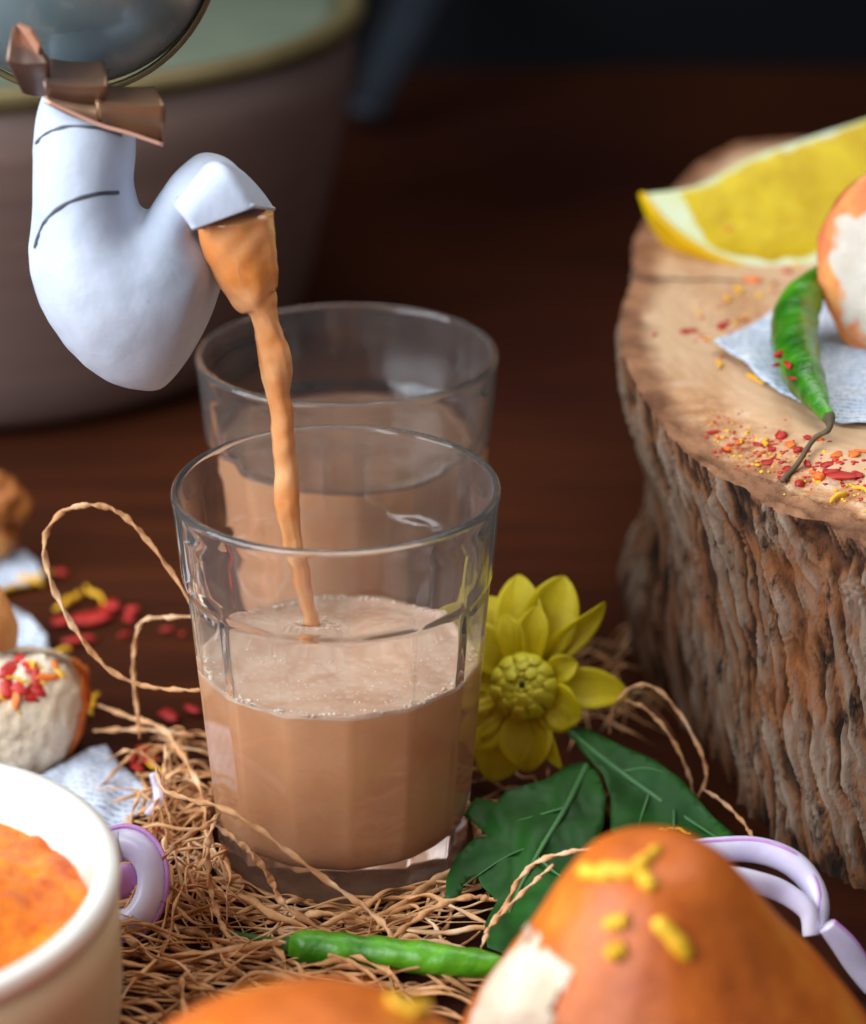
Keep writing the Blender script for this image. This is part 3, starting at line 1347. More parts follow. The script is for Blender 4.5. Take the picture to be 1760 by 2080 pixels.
def chr_(t):
    r = 0.62 * (sm(-0.06, 0.30, t)) * (1 - 0.72 * sm(0.55, 1.0, t))
    return max(0.05, r * (1 + .12 * N(t * 9, 3)))


v_, f_ = tube(path, chr_, 22)
v_ = [p + Vector((N(p.x * 2.3, p.y * 2.3, p.z * 2.3), N(p.y * 2.5, p.z * 2.5, 4), N(p.z * 2.1, p.x * 2, 8))) * 0.05 for p in v_]
pod_ = make('pod', v_, f_, M['chilli'], ch)
TPOD = bvh(pod_)
path = catmull([P(1684, 846, z=LH + .45), P(1684, 872, z=LH + .42), on_log(1652, 915, .30), on_log(1618, 955, .14), on_log(1588, 986, .12)], 40)
v_, f_ = tube(path, lambda t: 0.09 * (1 - sm(0, .25, t)) + 0.07 + .02 * N(t * 12), 10)
make('stalk', v_, f_, M['stem'], ch)

bb = on_log(1740, 752)
BC = bb + Vector((1.9, 1.2, 2.6))
bn = empty('bread_bun', bb + Vector((1.9, 1.2, 0)))
tag(bn, 'cut white bun with orange masala crust on the log at the right edge', 'bun')
facing = Vector((-0.42, -0.88, 0.22)).normalized()
vs, fs = ico(5)
up = Vector((0, 0, 1))
sx = facing.cross(up).normalized()
sy = sx.cross(facing).normalized()
CV, KV = [], []
for v in vs:
    q = sx * (v.x * 3.05) + sy * (v.y * 3.0) + facing * (min(v.z, 0.0) * 3.2)
    k = 1 + .05 * N(v.x * 2, v.y * 2, v.z * 2) + .02 * N(v.x * 6, v.y * 6, v.z * 6)
    CV.append(BC + q * k)
make('crust', CV, list(fs), M['masala_crust'], bn)
V, Fc = [], []
nr, n = 30, 96
for i in range(nr + 1):
    for k in range(n):
        a = 2 * math.pi * k / n
        r = i / nr * (0.965 + 0.03 * N(math.cos(a) * 2, math.sin(a) * 2, 3))
        bulge = 0.34 * (1 - (i / nr) ** 4)
        x, y = r * math.cos(a), r * math.sin(a)
        V.append(BC + sx * (x * 3.0) + sy * (y * 2.95) + facing * (0.02 + bulge + .07 * N(x * 5, y * 5)))
for i in range(nr):
    for k in range(n):
        k2 = (k + 1) % n
        Fc.append((i * n + k, i * n + k2, (i + 1) * n + k2, (i + 1) * n + k))
sc_o = make('soft_crumb', V, Fc, M['stained_crumb'], bn)
stain = []
for i in range(nr + 1):
    for k in range(n):
        a = 2 * math.pi * k / n
        x, y = math.cos(a) * i / nr, math.sin(a) * i / nr
        stain.append(max(0, min(1, (i / nr - .78) * 4 + .9 * N(x * 3, y * 3, 1) + .5 * N(x * 8, y * 8, 5) + .55 * y + .08)))
at = sc_o.data.attributes.new('stain', 'FLOAT', 'POINT')
at.data.foreach_set('value', stain)
# ------------------------------------------------------------------ chrysanthemum
FC = P(1066, 1396, y=3.2)
flower = empty('yellow_flower', FC)
tag(flower, 'yellow chrysanthemum head between the front glass and the log', 'flower')
fz = Vector((-0.10, -0.86, 0.50)).normalized()
fx = Vector((1, 0, 0))
fx = (fx - fz * fx.dot(fz)).normalized()
fy = fz.cross(fx)
FPX = 65.0 / 5000


def petal(ang, ln, wd, rise, curl, twist=0.0, fold=0.25, back=0.0):
    a = math.radians(ang)
    d = fx * math.cos(a) + fy * math.sin(a)
    s = fz.cross(d)
    V, Fc = [], []
    nl, nw = 18, 8
    for i in range(nl + 1):
        t = i / nl
        w_ = wd * FPX * 0.5 * (math.sin(math.pi * min(1, 0.12 + 0.88 * t) ** 1.15)) ** 0.6 if t < 1 else 0.01
        w_ = max(w_, 0.04)
        rr = (45 + (ln - 45) * t) * FPX
        hh = rise * math.sin(t * 1.7) - curl * t * t - back
        for j in range(nw + 1):
            q = j / nw * 2 - 1
            tw = twist * t
            lat = s * math.cos(tw) + fz * math.sin(tw)
            nor = fz * math.cos(tw) - s * math.sin(tw)
            V.append(FC + d * rr + lat * (w_ * q) + nor * (hh + fold * w_ * q * q + .02 * math.cos(q * 9)) + fz * 0)
    for i in range(nl):
        for j in range(nw):
            k = i * (nw + 1) + j
            Fc.append((k, k + 1, k + nw + 2, k + nw + 1))
    o = make('petal', V, Fc, M['petal'], flower)
    solidify(o, 0.025, 0)
    return o


for a in ((112, 205, 92, .5, .5, .2, .3, .25), (93, 232, 104, .55, .5, -.1, .35, .12), (70, 242, 118, .6, .4, .15, .4, .2), (50, 238, 62, .5, .1, .95, .5, .15),
          (-1, 212, 86, .3, .7, -.2, .35, .2), (-24, 132, 92, .5, .3, .5, .5, .0), (-66, 182, 40, .4, .4, .6, .4, .05), (-88, 172, 110, .5, .5, 0, .4, .1),
          (-112, 205, 118, .4, .6, .1, .3, .2), (-135, 175, 100, .4, .5, 0, .3, .12), (160, 168, 95, .45, .5, 0, .3, .2), (185, 162, 95, .4, .5, 0, .3, .1), (212, 172, 95, .4, .5, 0, .3, .2),
          (135, 185, 95, .5, .45, 0, .3, .1), (80, 165, 70, .6, .1, 0, .4, 0.0), (104, 150, 60, .6, .1, 0, .4, .0), (25, 120, 60, .5, .2, 0, .4, .05), (-45, 125, 60, .45, .3, 0, .4, .05)):
    petal(*a)
# closed heart of short curled florets
HC = FC + fz * 0.22
hv, hf = blob(HC, (0.66, 0.62, 0.66), .05, 3, 2, sub=3)
heart = make('flower_heart', hv, hf, M['heart'], flower)
RH = 0.78
for cnt, th0, th1, wdt, lift, off in ((11, 1.70, .66, .25, .20, 0), (9, 1.40, .44, .25, .17, .3), (8, 1.10, .26, .21, .12, .1), (6, .75, .10, .16, .08, .4)):
    V, Fc = [], []
    for i in range(11):
        t = i / 10
        th = lerp(th0, th1, t)
        rr_ = RH * (1.0 - .12 * off) + lift * math.sin(t * 2.2)
        w_ = wdt * (math.sin(math.pi * (.10 + .83 * t))) ** .7
        for j in range(7):
            q = j / 6 * 2 - 1
            r2 = rr_ - .10 * q * q * w_ / .3
            V.append(Vector((r2 * math.sin(th), q * w_, r2 * math.cos(th))))
    for i in range(10):
        for j in range(6):
            k = i * 7 + j
            Fc.append((k, k + 1, k + 8, k + 7))
    fm = bpy.data.meshes.new('floret')
    fm.from_pydata([(p * S)[:] for p in V], [], Fc)
    for p_ in fm.polygons:
        p_.use_smooth = True
    fm.materials.append(M['floret'])
    for k in range(cnt):
        o = bpy.data.objects.new('floret', fm)
        COL.objects.link(o)
        o.parent = heart
        a = 2 * math.pi * (k + off) / cnt + RND.uniform(-.1, .1)
        mx = Matrix((fx, fy, fz)).transposed() @ Matrix.Rotation(a, 3, 'Z')
        o.matrix_local = Matrix.Translation((HC - FC) * S) @ mx.to_4x4() @ Matrix.Diagonal((1, 1, RND.uniform(.95, 1.08), 1))
        solidify(o, .02, 0)
hv, hf = blob(HC + fz * .70, (.10, .08, .10), .1, 3, 2, sub=2)
make('green_centre', hv, hf, M['green_stem'], heart)

# ------------------------------------------------------------------ leaves under the flower
def leaf(label, poly, zf, rib, ribs):
    V, Fc = sheet(poly, 14, lambda u, v: P(u, v, z=zf(u, v)))
    root = empty('leaf', V[0])
    tag(root, label, 'leaf', 'leaves under the yellow flower')
    o = make('blade', V, Fc, M['leaf'], root)
    solidify(o, 0.04, -1)
    path = catmull([P(u, v, z=zf(u, v) + 0.03) for u, v in rib], 30)
    v_, f_ = tube(path, lambda t: 0.10 * (1 - .75 * t), 8)
    make('midrib', v_, f_, M['vein'], root)
    for r in ribs:
        path = catmull([P(u, v, z=zf(u, v) + 0.02) for u, v in r], 14)
        v_, f_ = tube(path, lambda t: 0.045 * (1 - .7 * t), 6)
        make('side_vein', v_, f_, M['vein'], root)


def zl1(u, v):
    return 1.5 - 0.9 * sm(1560, 1900, v) + 0.22 * N(u * .012, v * .012, 1) + 0.12 * N(u * .03, v * .03, 4)


leaf('broad lobed dark green leaf lying nearest the front glass',
     [(1196, 1548), (1216, 1575), (1232, 1620), (1226, 1680), (1205, 1730), (1190, 1790), (1150, 1840), (1110, 1900), (1060, 1925), (1020, 1938), (990, 1925), (985, 1880),
      (1010, 1830), (978, 1800), (968, 1776), (948, 1788), (930, 1830), (906, 1842), (908, 1785), (930, 1738), (962, 1706), (992, 1700), (968, 1676), (940, 1656), (968, 1622), (1010, 1632), (1030, 1606), (1060, 1598), (1110, 1585), (1160, 1555)],
     zl1, [(1192, 1556), (1150, 1640), (1090, 1740), (1040, 1840), (1018, 1925)], [[(1150, 1640), (1080, 1660), (1000, 1680)], [(1110, 1710), (1030, 1740), (940, 1800)], [(1090, 1740), (1140, 1780), (1180, 1790)]])


def zl2(u, v):
    d = (v - 1490) - (u - 1160) * 0.78
    return 2.0 - 1.0 * sm(1480, 1720, v) + 0.9 * 0.01 * abs(d) * .25 - 0.2 + 0.10 * N(u * .02, v * .02, 9)


leaf('long dark green leaf with pale midrib pointing at the foot of the log',
     [(1150, 1478), (1190, 1480), (1260, 1515), (1330, 1545), (1380, 1580), (1420, 1625), (1450, 1660), (1500, 1705), (1470, 1735), (1400, 1760), (1330, 1750), (1280, 1720), (1240, 1690), (1240, 1620), (1225, 1575), (1185, 1530)],
     zl2, [(1155, 1485), (1230, 1545), (1320, 1610), (1400, 1665), (1480, 1716)], [[(1260, 1568), (1310, 1560), (1350, 1570)], [(1320, 1610), (1300, 1670), (1290, 1710)], [(1370, 1645), (1370, 1700), (1380, 1740)]])

# ------------------------------------------------------------------ bread buns in front
def dome(c, prof, n, amp, seed, tilt=None):
    V, Fc = [], []
    dense = catmull([Vector((r, z, 0)) for r, z in prof], 48)
    for q in dense:
        for k in range(n):
            a = 2 * math.pi * k / n
            r = max(q.x, 0.01)
            d = 1 + amp * N(math.cos(a) * 1.3 + seed, math.sin(a) * 1.3, q.y * .25) + amp * .3 * N(math.cos(a) * 4 + seed, math.sin(a) * 4, q.y * .8)
            p = Vector((r * d * math.cos(a), r * d * math.sin(a), q.y))
            if tilt is not None:
                p = tilt @ p
            V.append(Vector(c) + p)
    m_ = len(dense)
    for i in range(m_ - 1):
        for k in range(n):
            k2 = (k + 1) % n
            Fc.append((i * n + k, (i + 1) * n + k, (i + 1) * n + k2, i * n + k2))
    Fc.append(tuple((m_ - 1) * n + k for k in range(n - 1, -1, -1)))
    return V, Fc


B1 = P(1310, 1700, y=-13.0)
B1.z = 0
B1 += Vector((0.95, 0, 0))
bun1 = empty('bread_bun', B1)
tag(bun1, 'large glossy orange brown bun in the right foreground with yellow crumbs', 'bun')
H1 = P(1310, 1693, y=-13.0).z - 0.30
v_, f_ = dome(B1, [(0.0, H1), (0.85, H1 - .06), (1.45, H1 - .46), (2.0, H1 - 1.25), (2.65, H1 - 2.3), (3.5, H1 - 3.4), (4.4, H1 - 4.75), (5.0, H1 - 6.0), (5.1, 0.8), (4.4, 0.05)], 140, .05, 2.2,
              Matrix(((1, 0, -0.10), (0, 1, 0), (0, 0, 1))))
b1o = make('crust', v_, f_, M['crust'], bun1)
T1 = bvh(b1o)
# torn patch at the lower left where the pale crumb shows
tc, tn = cast(T1, 1030, 2050)
keep, idx, Fc = [], {}, []
nv = [v.normal.copy() for v in b1o.data.vertices]
mk = [1 - ((p - tc).length / 1.75) + .35 * N(p.x * 1.1, p.y * 1.1, p.z * 1.1) + .20 * N(p.x * 4, p.y * 4, p.z * 4) for p in v_]
for q in f_:
    if len(q) == 4 and all(mk[i_] > 0.0 for i_ in q):
        for i_ in q:
            if i_ not in idx:
                idx[i_] = len(keep)
                p = v_[i_]
                keep.append(p + nv[i_] * (.02 + .16 * sm(0, .5, mk[i_]) + .09 * N(p.x * 5, p.y * 5, p.z * 5)))
        Fc.append(tuple(idx[i_] for i_ in q))
make('soft_crumb', keep, Fc, M['crumb'], bun1)
B2 = P(610, 2004, y=-18.5)
H2 = B2.z - 0.80
B2.z = 0
bun2 = empty('bread_bun', B2)
tag(bun2, 'orange bun top peeking in at the bottom middle of the picture', 'bun')
v_, f_ = dome(B2, [(0.0, H2), (1.0, H2 - .06), (2.0, H2 - .42), (3.0, H2 - 1.1), (3.9, H2 - 2.2), (4.4, H2 - 3.6), (4.3, H2 - 5), (3.9, 1), (3.4, 0.05)], 100, .04, 6.1)
b2o = make('crust', v_, f_, M['crust'], bun2)
T2 = bvh(b2o)

# ------------------------------------------------------------------ bowl of chutney
BW = Vector((-12.15, -9.9, 0))
bowl = empty('bowl', BW)
tag(bowl, 'cream white ceramic bowl in the left foreground holding orange chutney', 'bowl')
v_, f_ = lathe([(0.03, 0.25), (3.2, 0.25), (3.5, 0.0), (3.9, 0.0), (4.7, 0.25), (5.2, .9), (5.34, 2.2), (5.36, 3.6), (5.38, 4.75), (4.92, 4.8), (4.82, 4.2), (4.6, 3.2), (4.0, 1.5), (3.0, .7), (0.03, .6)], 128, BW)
make('bowl_body', v_, f_, M['shaded_ceramic'], bowl)
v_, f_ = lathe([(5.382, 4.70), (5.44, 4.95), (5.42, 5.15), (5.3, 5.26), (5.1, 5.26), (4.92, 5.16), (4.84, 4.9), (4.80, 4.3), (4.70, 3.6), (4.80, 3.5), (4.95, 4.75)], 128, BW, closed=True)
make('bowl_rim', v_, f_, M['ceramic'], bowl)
V, Fc = [], []
nr, n = 44, 110
for i in range(nr + 1):
    for k in range(n):
        a = 2 * math.pi * k / n
        r = 4.80 * i / nr
        x, y = r * math.cos(a), r * math.sin(a)
        z = 3.95 + .35 * (1 - (i / nr) ** 2) + .13 * N(x * 1.5, y * 1.5, 3) + .09 * N(x * 4, y * 4, 8) + .04 * N(x * 9, y * 9)
        V.append(BW + Vector((x, y, z)))
for i in range(nr):
    for k in range(n):
        k2 = (k + 1) % n
        Fc.append((i * n + k, i * n + k2, (i + 1) * n + k2, (i + 1) * n + k))
o = make('chutney', V, Fc, M['chutney'], origin=BW + Vector((0, 0, 3.9)))
tag(o, 'coarse orange chutney filling the white bowl at lower left', 'chutney')

# ------------------------------------------------------------------ green chilli in front of the glass
c2 = empty('green_chilli', P(760, 1925, z=.4))
tag(c2, 'long bright green chilli lying on the coir fibre before the front glass', 'chilli')
cp = catmull([P(u, v, z=zz) for u, v, zz in ((590, 1922, 0.75), (680, 1926, .8), (780, 1935, .8), (880, 1948, .8), (980, 1958, .75), (1060, 1970, .6))], 60)
v_, f_ = tube(cp, lambda t: max(.06, 0.40 * sm(-.09, .07, t) * (1 - .12 * t) * (1 - .6 * sm(.75, 1, t)) * (1 + .08 * N(t * 8, 5) - .06 * math.exp(-((t - .17) / .03) ** 2))), 20)
v_ = [p + Vector((0, N(p.x * 2.2, p.y * 2.2, p.z * 2.2), N(p.x * 2.4, p.y * 2.4, p.z * 2.4 + 9))) * .05 for p in v_]
make('pod', v_, f_, M['chilli_light'], c2)
cp = catmull([P(u, v, z=zz) for u, v, zz in ((470, 1898, .35), (510, 1904, .5), (552, 1912, .66), (596, 1922, .75))], 24)
v_, f_ = tube(cp, lambda t: 0.09 + .14 * sm(.7, 1, t) + .02 * N(t * 9), 12)
make('stalk', v_, f_, M['green_stem'], c2)

# ------------------------------------------------------------------ newspaper, bread, onion and fritter at left
def flat_sheet(label, poly, zf, step=14, sc_=1.0):
    return uvsheet('newspaper_sheet', poly, step, lambda u, v: P(u, v, z=zf(u, v)), M['news'], label, sc_)


flat_sheet('printed newspaper sheet spread beside the white bowl and bread slice', [(60, 1590), (110, 1560), (180, 1520), (215, 1512), (240, 1548), (290, 1590), (330, 1618), (300, 1640), (262, 1668), (240, 1720), (225, 1760), (140, 1740), (70, 1680)],
           lambda u, v: 0.35 + 0.22 * N(u * .014, v * .014, 3) + .1 * N(u * .04, v * .04))
flat_sheet('blue grey scrap of newspaper standing between bread slice and brown crust', [(-30, 1330), (-20, 1225), (20, 1228), (60, 1250), (95, 1290), (98, 1325), (60, 1340)], lambda u, v: .35 + .5 * sm(1330, 1230, v) + .12 * N(u * .03, v * .03, 3))
flat_sheet('pale scrap of newspaper under the fritter at the left edge', [(-40, 1140), (10, 1132), (50, 1118), (75, 1140), (88, 1172), (40, 1190), (-40, 1205)], lambda u, v: .30 + .12 * N(u * .03, v * .03, 5))

# bread slice with crumbs
def bread(name, label, c, pieces, mat, crust_pieces, cmat, vox=.0011):
    root = empty(name, c)
    tag(root, label, 'bread')
    v, f = join(pieces)
    o = make('soft_crumb', v, f, mat, root)
    m = o.modifiers.new('merge', 'REMESH')
    m.mode = 'VOXEL'
    m.voxel_size = vox
    m = o.modifiers.new('soften', 'SMOOTH')
    m.iterations = 4
    if crust_pieces:
        v, f = join(crust_pieces)
        o2 = make('crust', v, f, cmat, root)
        m = o2.modifiers.new('merge', 'REMESH')
        m.mode = 'VOXEL'
        m.voxel_size = vox
        m = o2.modifiers.new('soften', 'SMOOTH')
        m.iterations = 3
    return root, o


YB = 4.4


def Q(u, v, y=YB):
    return P(u, v, y=y)


bc = Q(20, 1480)
bc.z = 0
def rough(p, u, v, sgn, d):
    k = min(1.0, d / .5)
    return p + Vector((0, sgn * k * (.10 * N(u * .03, v * .03, 2) + .10 * N(u * .12, v * .12, 7)), 0)) + Vector((.06 * N(v * .05, 3), 0, .06 * N(u * .05, 9))) * (1 - k)


br = empty('bread_slice', bc)
tag(br, 'torn white bread piece topped with red and yellow crumbs at the left edge', 'bread')
v_, f_ = pillow([Vector(q) for q in ((-110, 1335), (-20, 1322), (40, 1330), (95, 1326), (140, 1345), (166, 1385), (170, 1425), (158, 1480), (136, 1530), (108, 1572), (60, 1592), (-20, 1600), (-110, 1600))], 9, YB, .62, .9, rough)
make('soft_crumb', v_, f_, M['crumb'], br)
v_, f_ = pillow([Vector(q) for q in ((120, 1335), (152, 1348), (178, 1380), (184, 1425), (170, 1485), (146, 1536), (118, 1580), (84, 1594), (110, 1560), (134, 1520), (152, 1470), (160, 1420), (152, 1380))], 6, YB + .35, 2.2, 3.5, rough)
make('crust', v_, f_, M['masala_crust'], br)
kc2 = Q(-40, 1290, 5.2)
o = blob(kc2, (1.0, 1.0, 1.6), .1, 2, 3, 4, .05, 6)
cr = make('bread_crust', *o, M['crust_pale'], origin=Vector((kc2.x, kc2.y, 0)))
tag(cr, 'orange brown bread crust behind the white bread piece at the left edge', 'bread')
YF = 17.0
fp = [blob(P(-10, 1020, y=YF), (.95, .9, .85), .25, 2, 3, 4, .1, 7), blob(P(40, 1030, y=YF), (.42, .5, .45), .25, 2, 13, 3, .1, 7), blob(P(-5, 1085, y=YF), (.7, .8, .75), .25, 2, 23, 4, .1, 7), blob(P(-10, 980, y=YF), (.4, .4, .35), .3, 2, 33, 3), blob(P(-60, 1070, y=YF), (1.2, 1.0, 1.1), .2, 2, 43, 4)]
fo = make('fritter', *join(fp), M['fritter'], origin=P(-10, 1120, y=YF))
tag(fo, 'lumpy golden brown fritter at the left edge on newspaper', 'fritter')
m = fo.modifiers.new('merge', 'REMESH')
m.mode = 'VOXEL'
m.voxel_size = .0009

# onion rings: swept bands
def onion(label, pts, hw, th, ref, skin=True, n=60, closed=False):
    path = catmull(pts, n)
    root = empty('onion_ring', path[0])
    tag(root, label, 'onion')
    v, f = tube(path, lambda t: (hw * (1 + .06 * N(t * 6, 3)), th * (1 + .06 * N(t * 5, 8))) if closed else (hw * (0.55 + .45 * math.sin(math.pi * min(1, max(0, .12 + .76 * t)))), th), 16, ref=ref)
    make('onion_band', v, f, M['onion'], root)
    if skin:
        r = Vector(ref).normalized()
        p2 = []
        for i, p in enumerate(path):
            t = i / n
            p2.append(p + r * (hw * (0.55 + .45 * math.sin(math.pi * min(1, max(0, .12 + .76 * t)))) * .93))
        v, f = tube(p2, lambda t: .05, 8)
        make('purple_edge', v, f, M['onion_skin'], root)
    return root


onion('large pale onion ring arching behind the right foreground bun', [P(u, v, y=y) for u, v, y in ((1360, 1735, -5.5), (1440, 1727, -4.9), (1530, 1726, -4.7), (1600, 1748, -4.9), (1645, 1790, -5.2), (1663, 1840, -5.7), (1655, 1895, -6.2))], .40, .26, (0, -.35, .94))
onion('inner onion ring lying under the large pale onion ring', [P(u, v, y=y) for u, v, y in ((1470, 1775, -6.0), (1530, 1790, -5.8), (1590, 1812, -5.7), (1640, 1850, -6.0), (1650, 1900, -6.3))], .32, .22, (0, -.35, .94), False)
onion('short onion strip at the right edge below the log', [P(u, v, y=y) for u, v, y in ((1680, 1880, -6.4), (1715, 1920, -6.5), (1745, 1965, -6.6), (1775, 2010, -6.8))], .34, .18, (.6, -.3, .7))
oc = P(250, 1797, y=-3.6)
oz = Vector((-.25, -.80, .54)).normalized()
ox = Vector((0, 0, 1)).cross(oz).normalized()
oy = oz.cross(ox)
orr = onion('purple rimmed onion ring leaning against the white bowl', [oc + ox * (.78 * math.cos(a)) + oy * (.98 * math.sin(a)) for a in [math.radians(d) for d in range(100, 501, 20)]], .38, .40, oz, False, closed=True)
pth_ = catmull([oc + ox * (1.20 * math.cos(a)) + oy * (1.42 * math.sin(a)) + oz * .12 for a in [math.radians(d) for d in range(0, 361, 20)]], 60)
v, f = tube(pth_, .06, 8, cap=False)
make('purple_edge', v, f, M['onion_skin'], orr)
v, f = blob(oc - oz * .12, (.5, .22, .6), .05, 2, 3, 3)
make('onion_core', v, f, M['onion_skin'], orr)
onion('small purple onion shred beside the newspaper and fibres at left', [P(u, v, y=y) for u, v, y in ((312, 1570, 1.0), (322, 1600, .9), (322, 1630, .6), (300, 1655, .3))], .16, .12, (1, 0, .2))

# ------------------------------------------------------------------ coir fibres
def fibre(label, pts, r=0.075, group=None, n=None):
    path = catmull(pts, n or max(24, len(pts) * 14))
    sd = RND.uniform(0, 50)
    path = [p + Vector((N(i * .35 + sd, 1), N(i * .35 + sd, 5), N(i * .35 + sd, 9))) * .03 for i, p in enumerate(path)]
    v, f = tube(path, lambda t: r * (1 + .38 * N(t * len(pts) * 4.2 + sd, 3)) * (1 - .4 * abs(2 * t - 1) ** 4), 8, flat=.5, twist=len(pts) * 3.4)
    o = make('coir_fibre', v, f, M['fibre'], origin=path[0])
    tag(o, label, 'fibre', 'single coir fibres')
    return o


def Z(u, v, y):
    return P(u, v, y=y)


fibre('big open loop of coir fibre standing left of the front glass', [Z(u, v, y) for u, v, y in ((415, 1262, 1.2), (388, 1222, 1.3), (340, 1150, 1.6), (285, 1080, 1.9), (235, 1037, 2.0), (180, 1026, 2.0), (125, 1042, 2.0), (92, 1092, 1.9), (98, 1160, 1.8), (128, 1235, 1.6), (172, 1305, 1.4), (225, 1362, 1.1), (290, 1392, .9), (360, 1401, .6), (412, 1402, .5))], .088)
fibre('thin bent fibre inside the lower part of the big loop', [Z(u, v, y) for u, v, y in ((420, 1252, 3.2), (340, 1254, 3.6), (290, 1262, 3.8), (274, 1310, 3.8), (272, 1380, 3.6), (280, 1450, 3.2), (284, 1500, 2.6))], .07)
fibre('long fibre slanting down across the front of the tea glass', [Z(u, v, y) for u, v, y in ((318, 1560, -1.5), (332, 1602, -2.2), (390, 1625, -3.6), (450, 1640, -4.3), (520, 1680, -4.6), (600, 1740, -4.7), (680, 1800, -4.8), (750, 1850, -5.0), (795, 1900, -5.6), (785, 1945, -6.2), (765, 1975, -6.6))], .088)
fibre('pale fibre curving from the glass foot to the nest', [Z(u, v, y) for u, v, y in ((432, 1672, -3.8), (480, 1706, -4.1), (520, 1742, -4.2), (552, 1790, -4.3), (575, 1835, -4.6), (640, 1880, -5.0), (690, 1902, -5.4))], .095)
fibre('fibre hanging straight down from the left side of the glass foot', [Z(u, v, y) for u, v, y in ((440, 1655, -3.9), (424, 1710, -4.2), (424, 1770, -4.4), (434, 1830, -4.7), (452, 1880, -5.1), (470, 1910, -5.6))], .088)
fibre('fibre crossing up towards the left side of the glass', [Z(u, v, y) for u, v, y in ((330, 1745, -4.2), (370, 1705, -4.1), (420, 1676, -4.0), (448, 1652, -3.9))], .08)
fibre('long arching fibre over the dark leaf towards the right bun', [Z(u, v, y) for u, v, y in ((1215, 1722, -5.4), (1150, 1732, -5.2), (1090, 1752, -5.0), (1052, 1790, -5.0), (1030, 1835, -5.2), (1000, 1875, -5.6), (978, 1925, -6.2))], .075)
fibre('second fibre running beside the arch over the dark leaf', [Z(u, v, y) for u, v, y in ((1125, 1756, -5.2), (1085, 1792, -5.2), (1040, 1835, -5.5), (1008, 1870, -5.8), (985, 1895, -6.0))], .065)
fibre('pale fibre bowed across the table right of the glass foot', [Z(u, v, y) for u, v, y in ((790, 1912, -5.9), (840, 1872, -5.4), (900, 1836, -5.0), (960, 1822, -4.9), (1010, 1830, -4.9))], .09)
fibre('outer fibre looped between flower and log', [Z(u, v, y) for u, v, y in ((1238, 1490, 3.0), (1250, 1430, 3.0), (1290, 1394, 3.1), (1335, 1400, 3.0), (1385, 1455, 2.6), (1425, 1530, 2.1), (1435, 1580, 1.7), (1418, 1620, 1.3))], .07)
fibre('inner fibre looped between flower and log', [Z(u, v, y) for u, v, y in ((1270, 1422, 2.6), (1315, 1442, 2.5), (1365, 1500, 2.2), (1400, 1575, 1.8), (1412, 1640, 1.3))], .06)
fibre('fibre lying at the very foot of the log bark', [Z(u, v, y) for u, v, y in ((1425, 1600, 1.0), (1470, 1630, .4), (1510, 1670, -.4), (1535, 1710, -1.3))], .06)
fibre('fibre lying over the newspaper beside the bread piece', [Z(u, v, y) for u, v, y in ((162, 1640, 2.0), (215, 1588, 2.4), (255, 1545, 2.7), (300, 1515, 2.9), (350, 1520, 2.8))], .06)
fibre('straight fibre lying level on the table beside the bread piece', [Z(u, v, y) for u, v, y in ((190, 1484, 4.2), (260, 1482, 4.0), (330, 1484, 3.8), (395, 1495, 3.4))], .085)
fibre('fibre running from bread piece down to the foot of the glass', [Z(u, v, y) for u, v, y in ((200, 1432, 4.4), (260, 1455, 4.0), (330, 1480, 3.2), (375, 1540, 1.8), (410, 1610, .2), (420, 1690, -1.2))], .09)
fibre('fine fibre leaning upright left of the glass near the red crumbs', [Z(u, v, y) for u, v, y in ((338, 1510, 2.0), (335, 1560, 1.2), (332, 1610, .3), (352, 1690, -1.2))], .055)

# the tangle itself
parts = []
rr = random.Random(21)


def clear(p, m_=3.45):
    for g in (G1, G2):
        d = Vector((p.x - g.x, p.y - g.y))
        if d.length < m_ and p.z < 9:
            if d.length < 1e-3:
                d = Vector((1, 0))
            d.normalize()
            p.x, p.y = g.x + d.x * (m_ + .05), g.y + d.y * (m_ + .05)
    return p


def strand(c, ang, ln, bend, z0, z1, r):
    pts = []
    n = 7
    a = ang
    p = Vector((c[0], c[1], 0))
    p -= Vector((math.cos(a), math.sin(a), 0)) * ln * .5
    for i in range(n):
        t = i / (n - 1)
        z = z0 + (z1 - z0) * math.sin(math.pi * t) + .1 * rr.uniform(-1, 1)
        q = clear(Vector((p.x, p.y, max(.06, z))))
        pts.append(q)
        a += bend / n + rr.uniform(-.38, .38)
        p = p + Vector((math.cos(a), math.sin(a), 0)) * ln / (n - 1)
    sd = rr.uniform(0, 90)
    path = catmull(pts, 26)
    return tube(path, lambda t: r * (1 + .6 * N(t * 12 + sd)) * (1 - .5 * abs(2 * t - 1) ** 3), 5, flat=.32, twist=rr.uniform(-14, 14))


for i in range(150):      # clump in front, running across the picture
    c = P(rr.uniform(230, 900), rr.uniform(1860, 2120), z=0)
    parts.append(strand(c, rr.gauss(-.15, .38), rr.uniform(2.0, 6.0), rr.uniform(-1.0, 1.0), rr.uniform(.05, .5), rr.uniform(.2, .9), rr.choice((.035, .045, .06, .085, .12))))
for i in range(105):      # left of the glass foot
    c = P(rr.gauss(385, 45), rr.uniform(1570, 1900), z=0)
    parts.append(strand(c, rr.gauss(-1.15, .55), rr.uniform(1.6, 4.5), rr.uniform(-1.2, 1.2), rr.uniform(.05, .5), rr.uniform(.2, 1.3), rr.choice((.04, .05, .065, .08))))
for i in range(70):       # hugging the foot of the glass
    a = rr.uniform(math.pi * .95, math.pi * 2.05)
    q = rr.uniform(3.6, 4.8)
    parts.append(strand((G1.x + q * math.cos(a), G1.y + q * math.sin(a)), a + math.pi / 2 + rr.gauss(0, .35), rr.uniform(1.5, 4), rr.uniform(.2, .9), rr.uniform(.05, .3), rr.uniform(.1, .6), rr.choice((.045, .06, .08))))
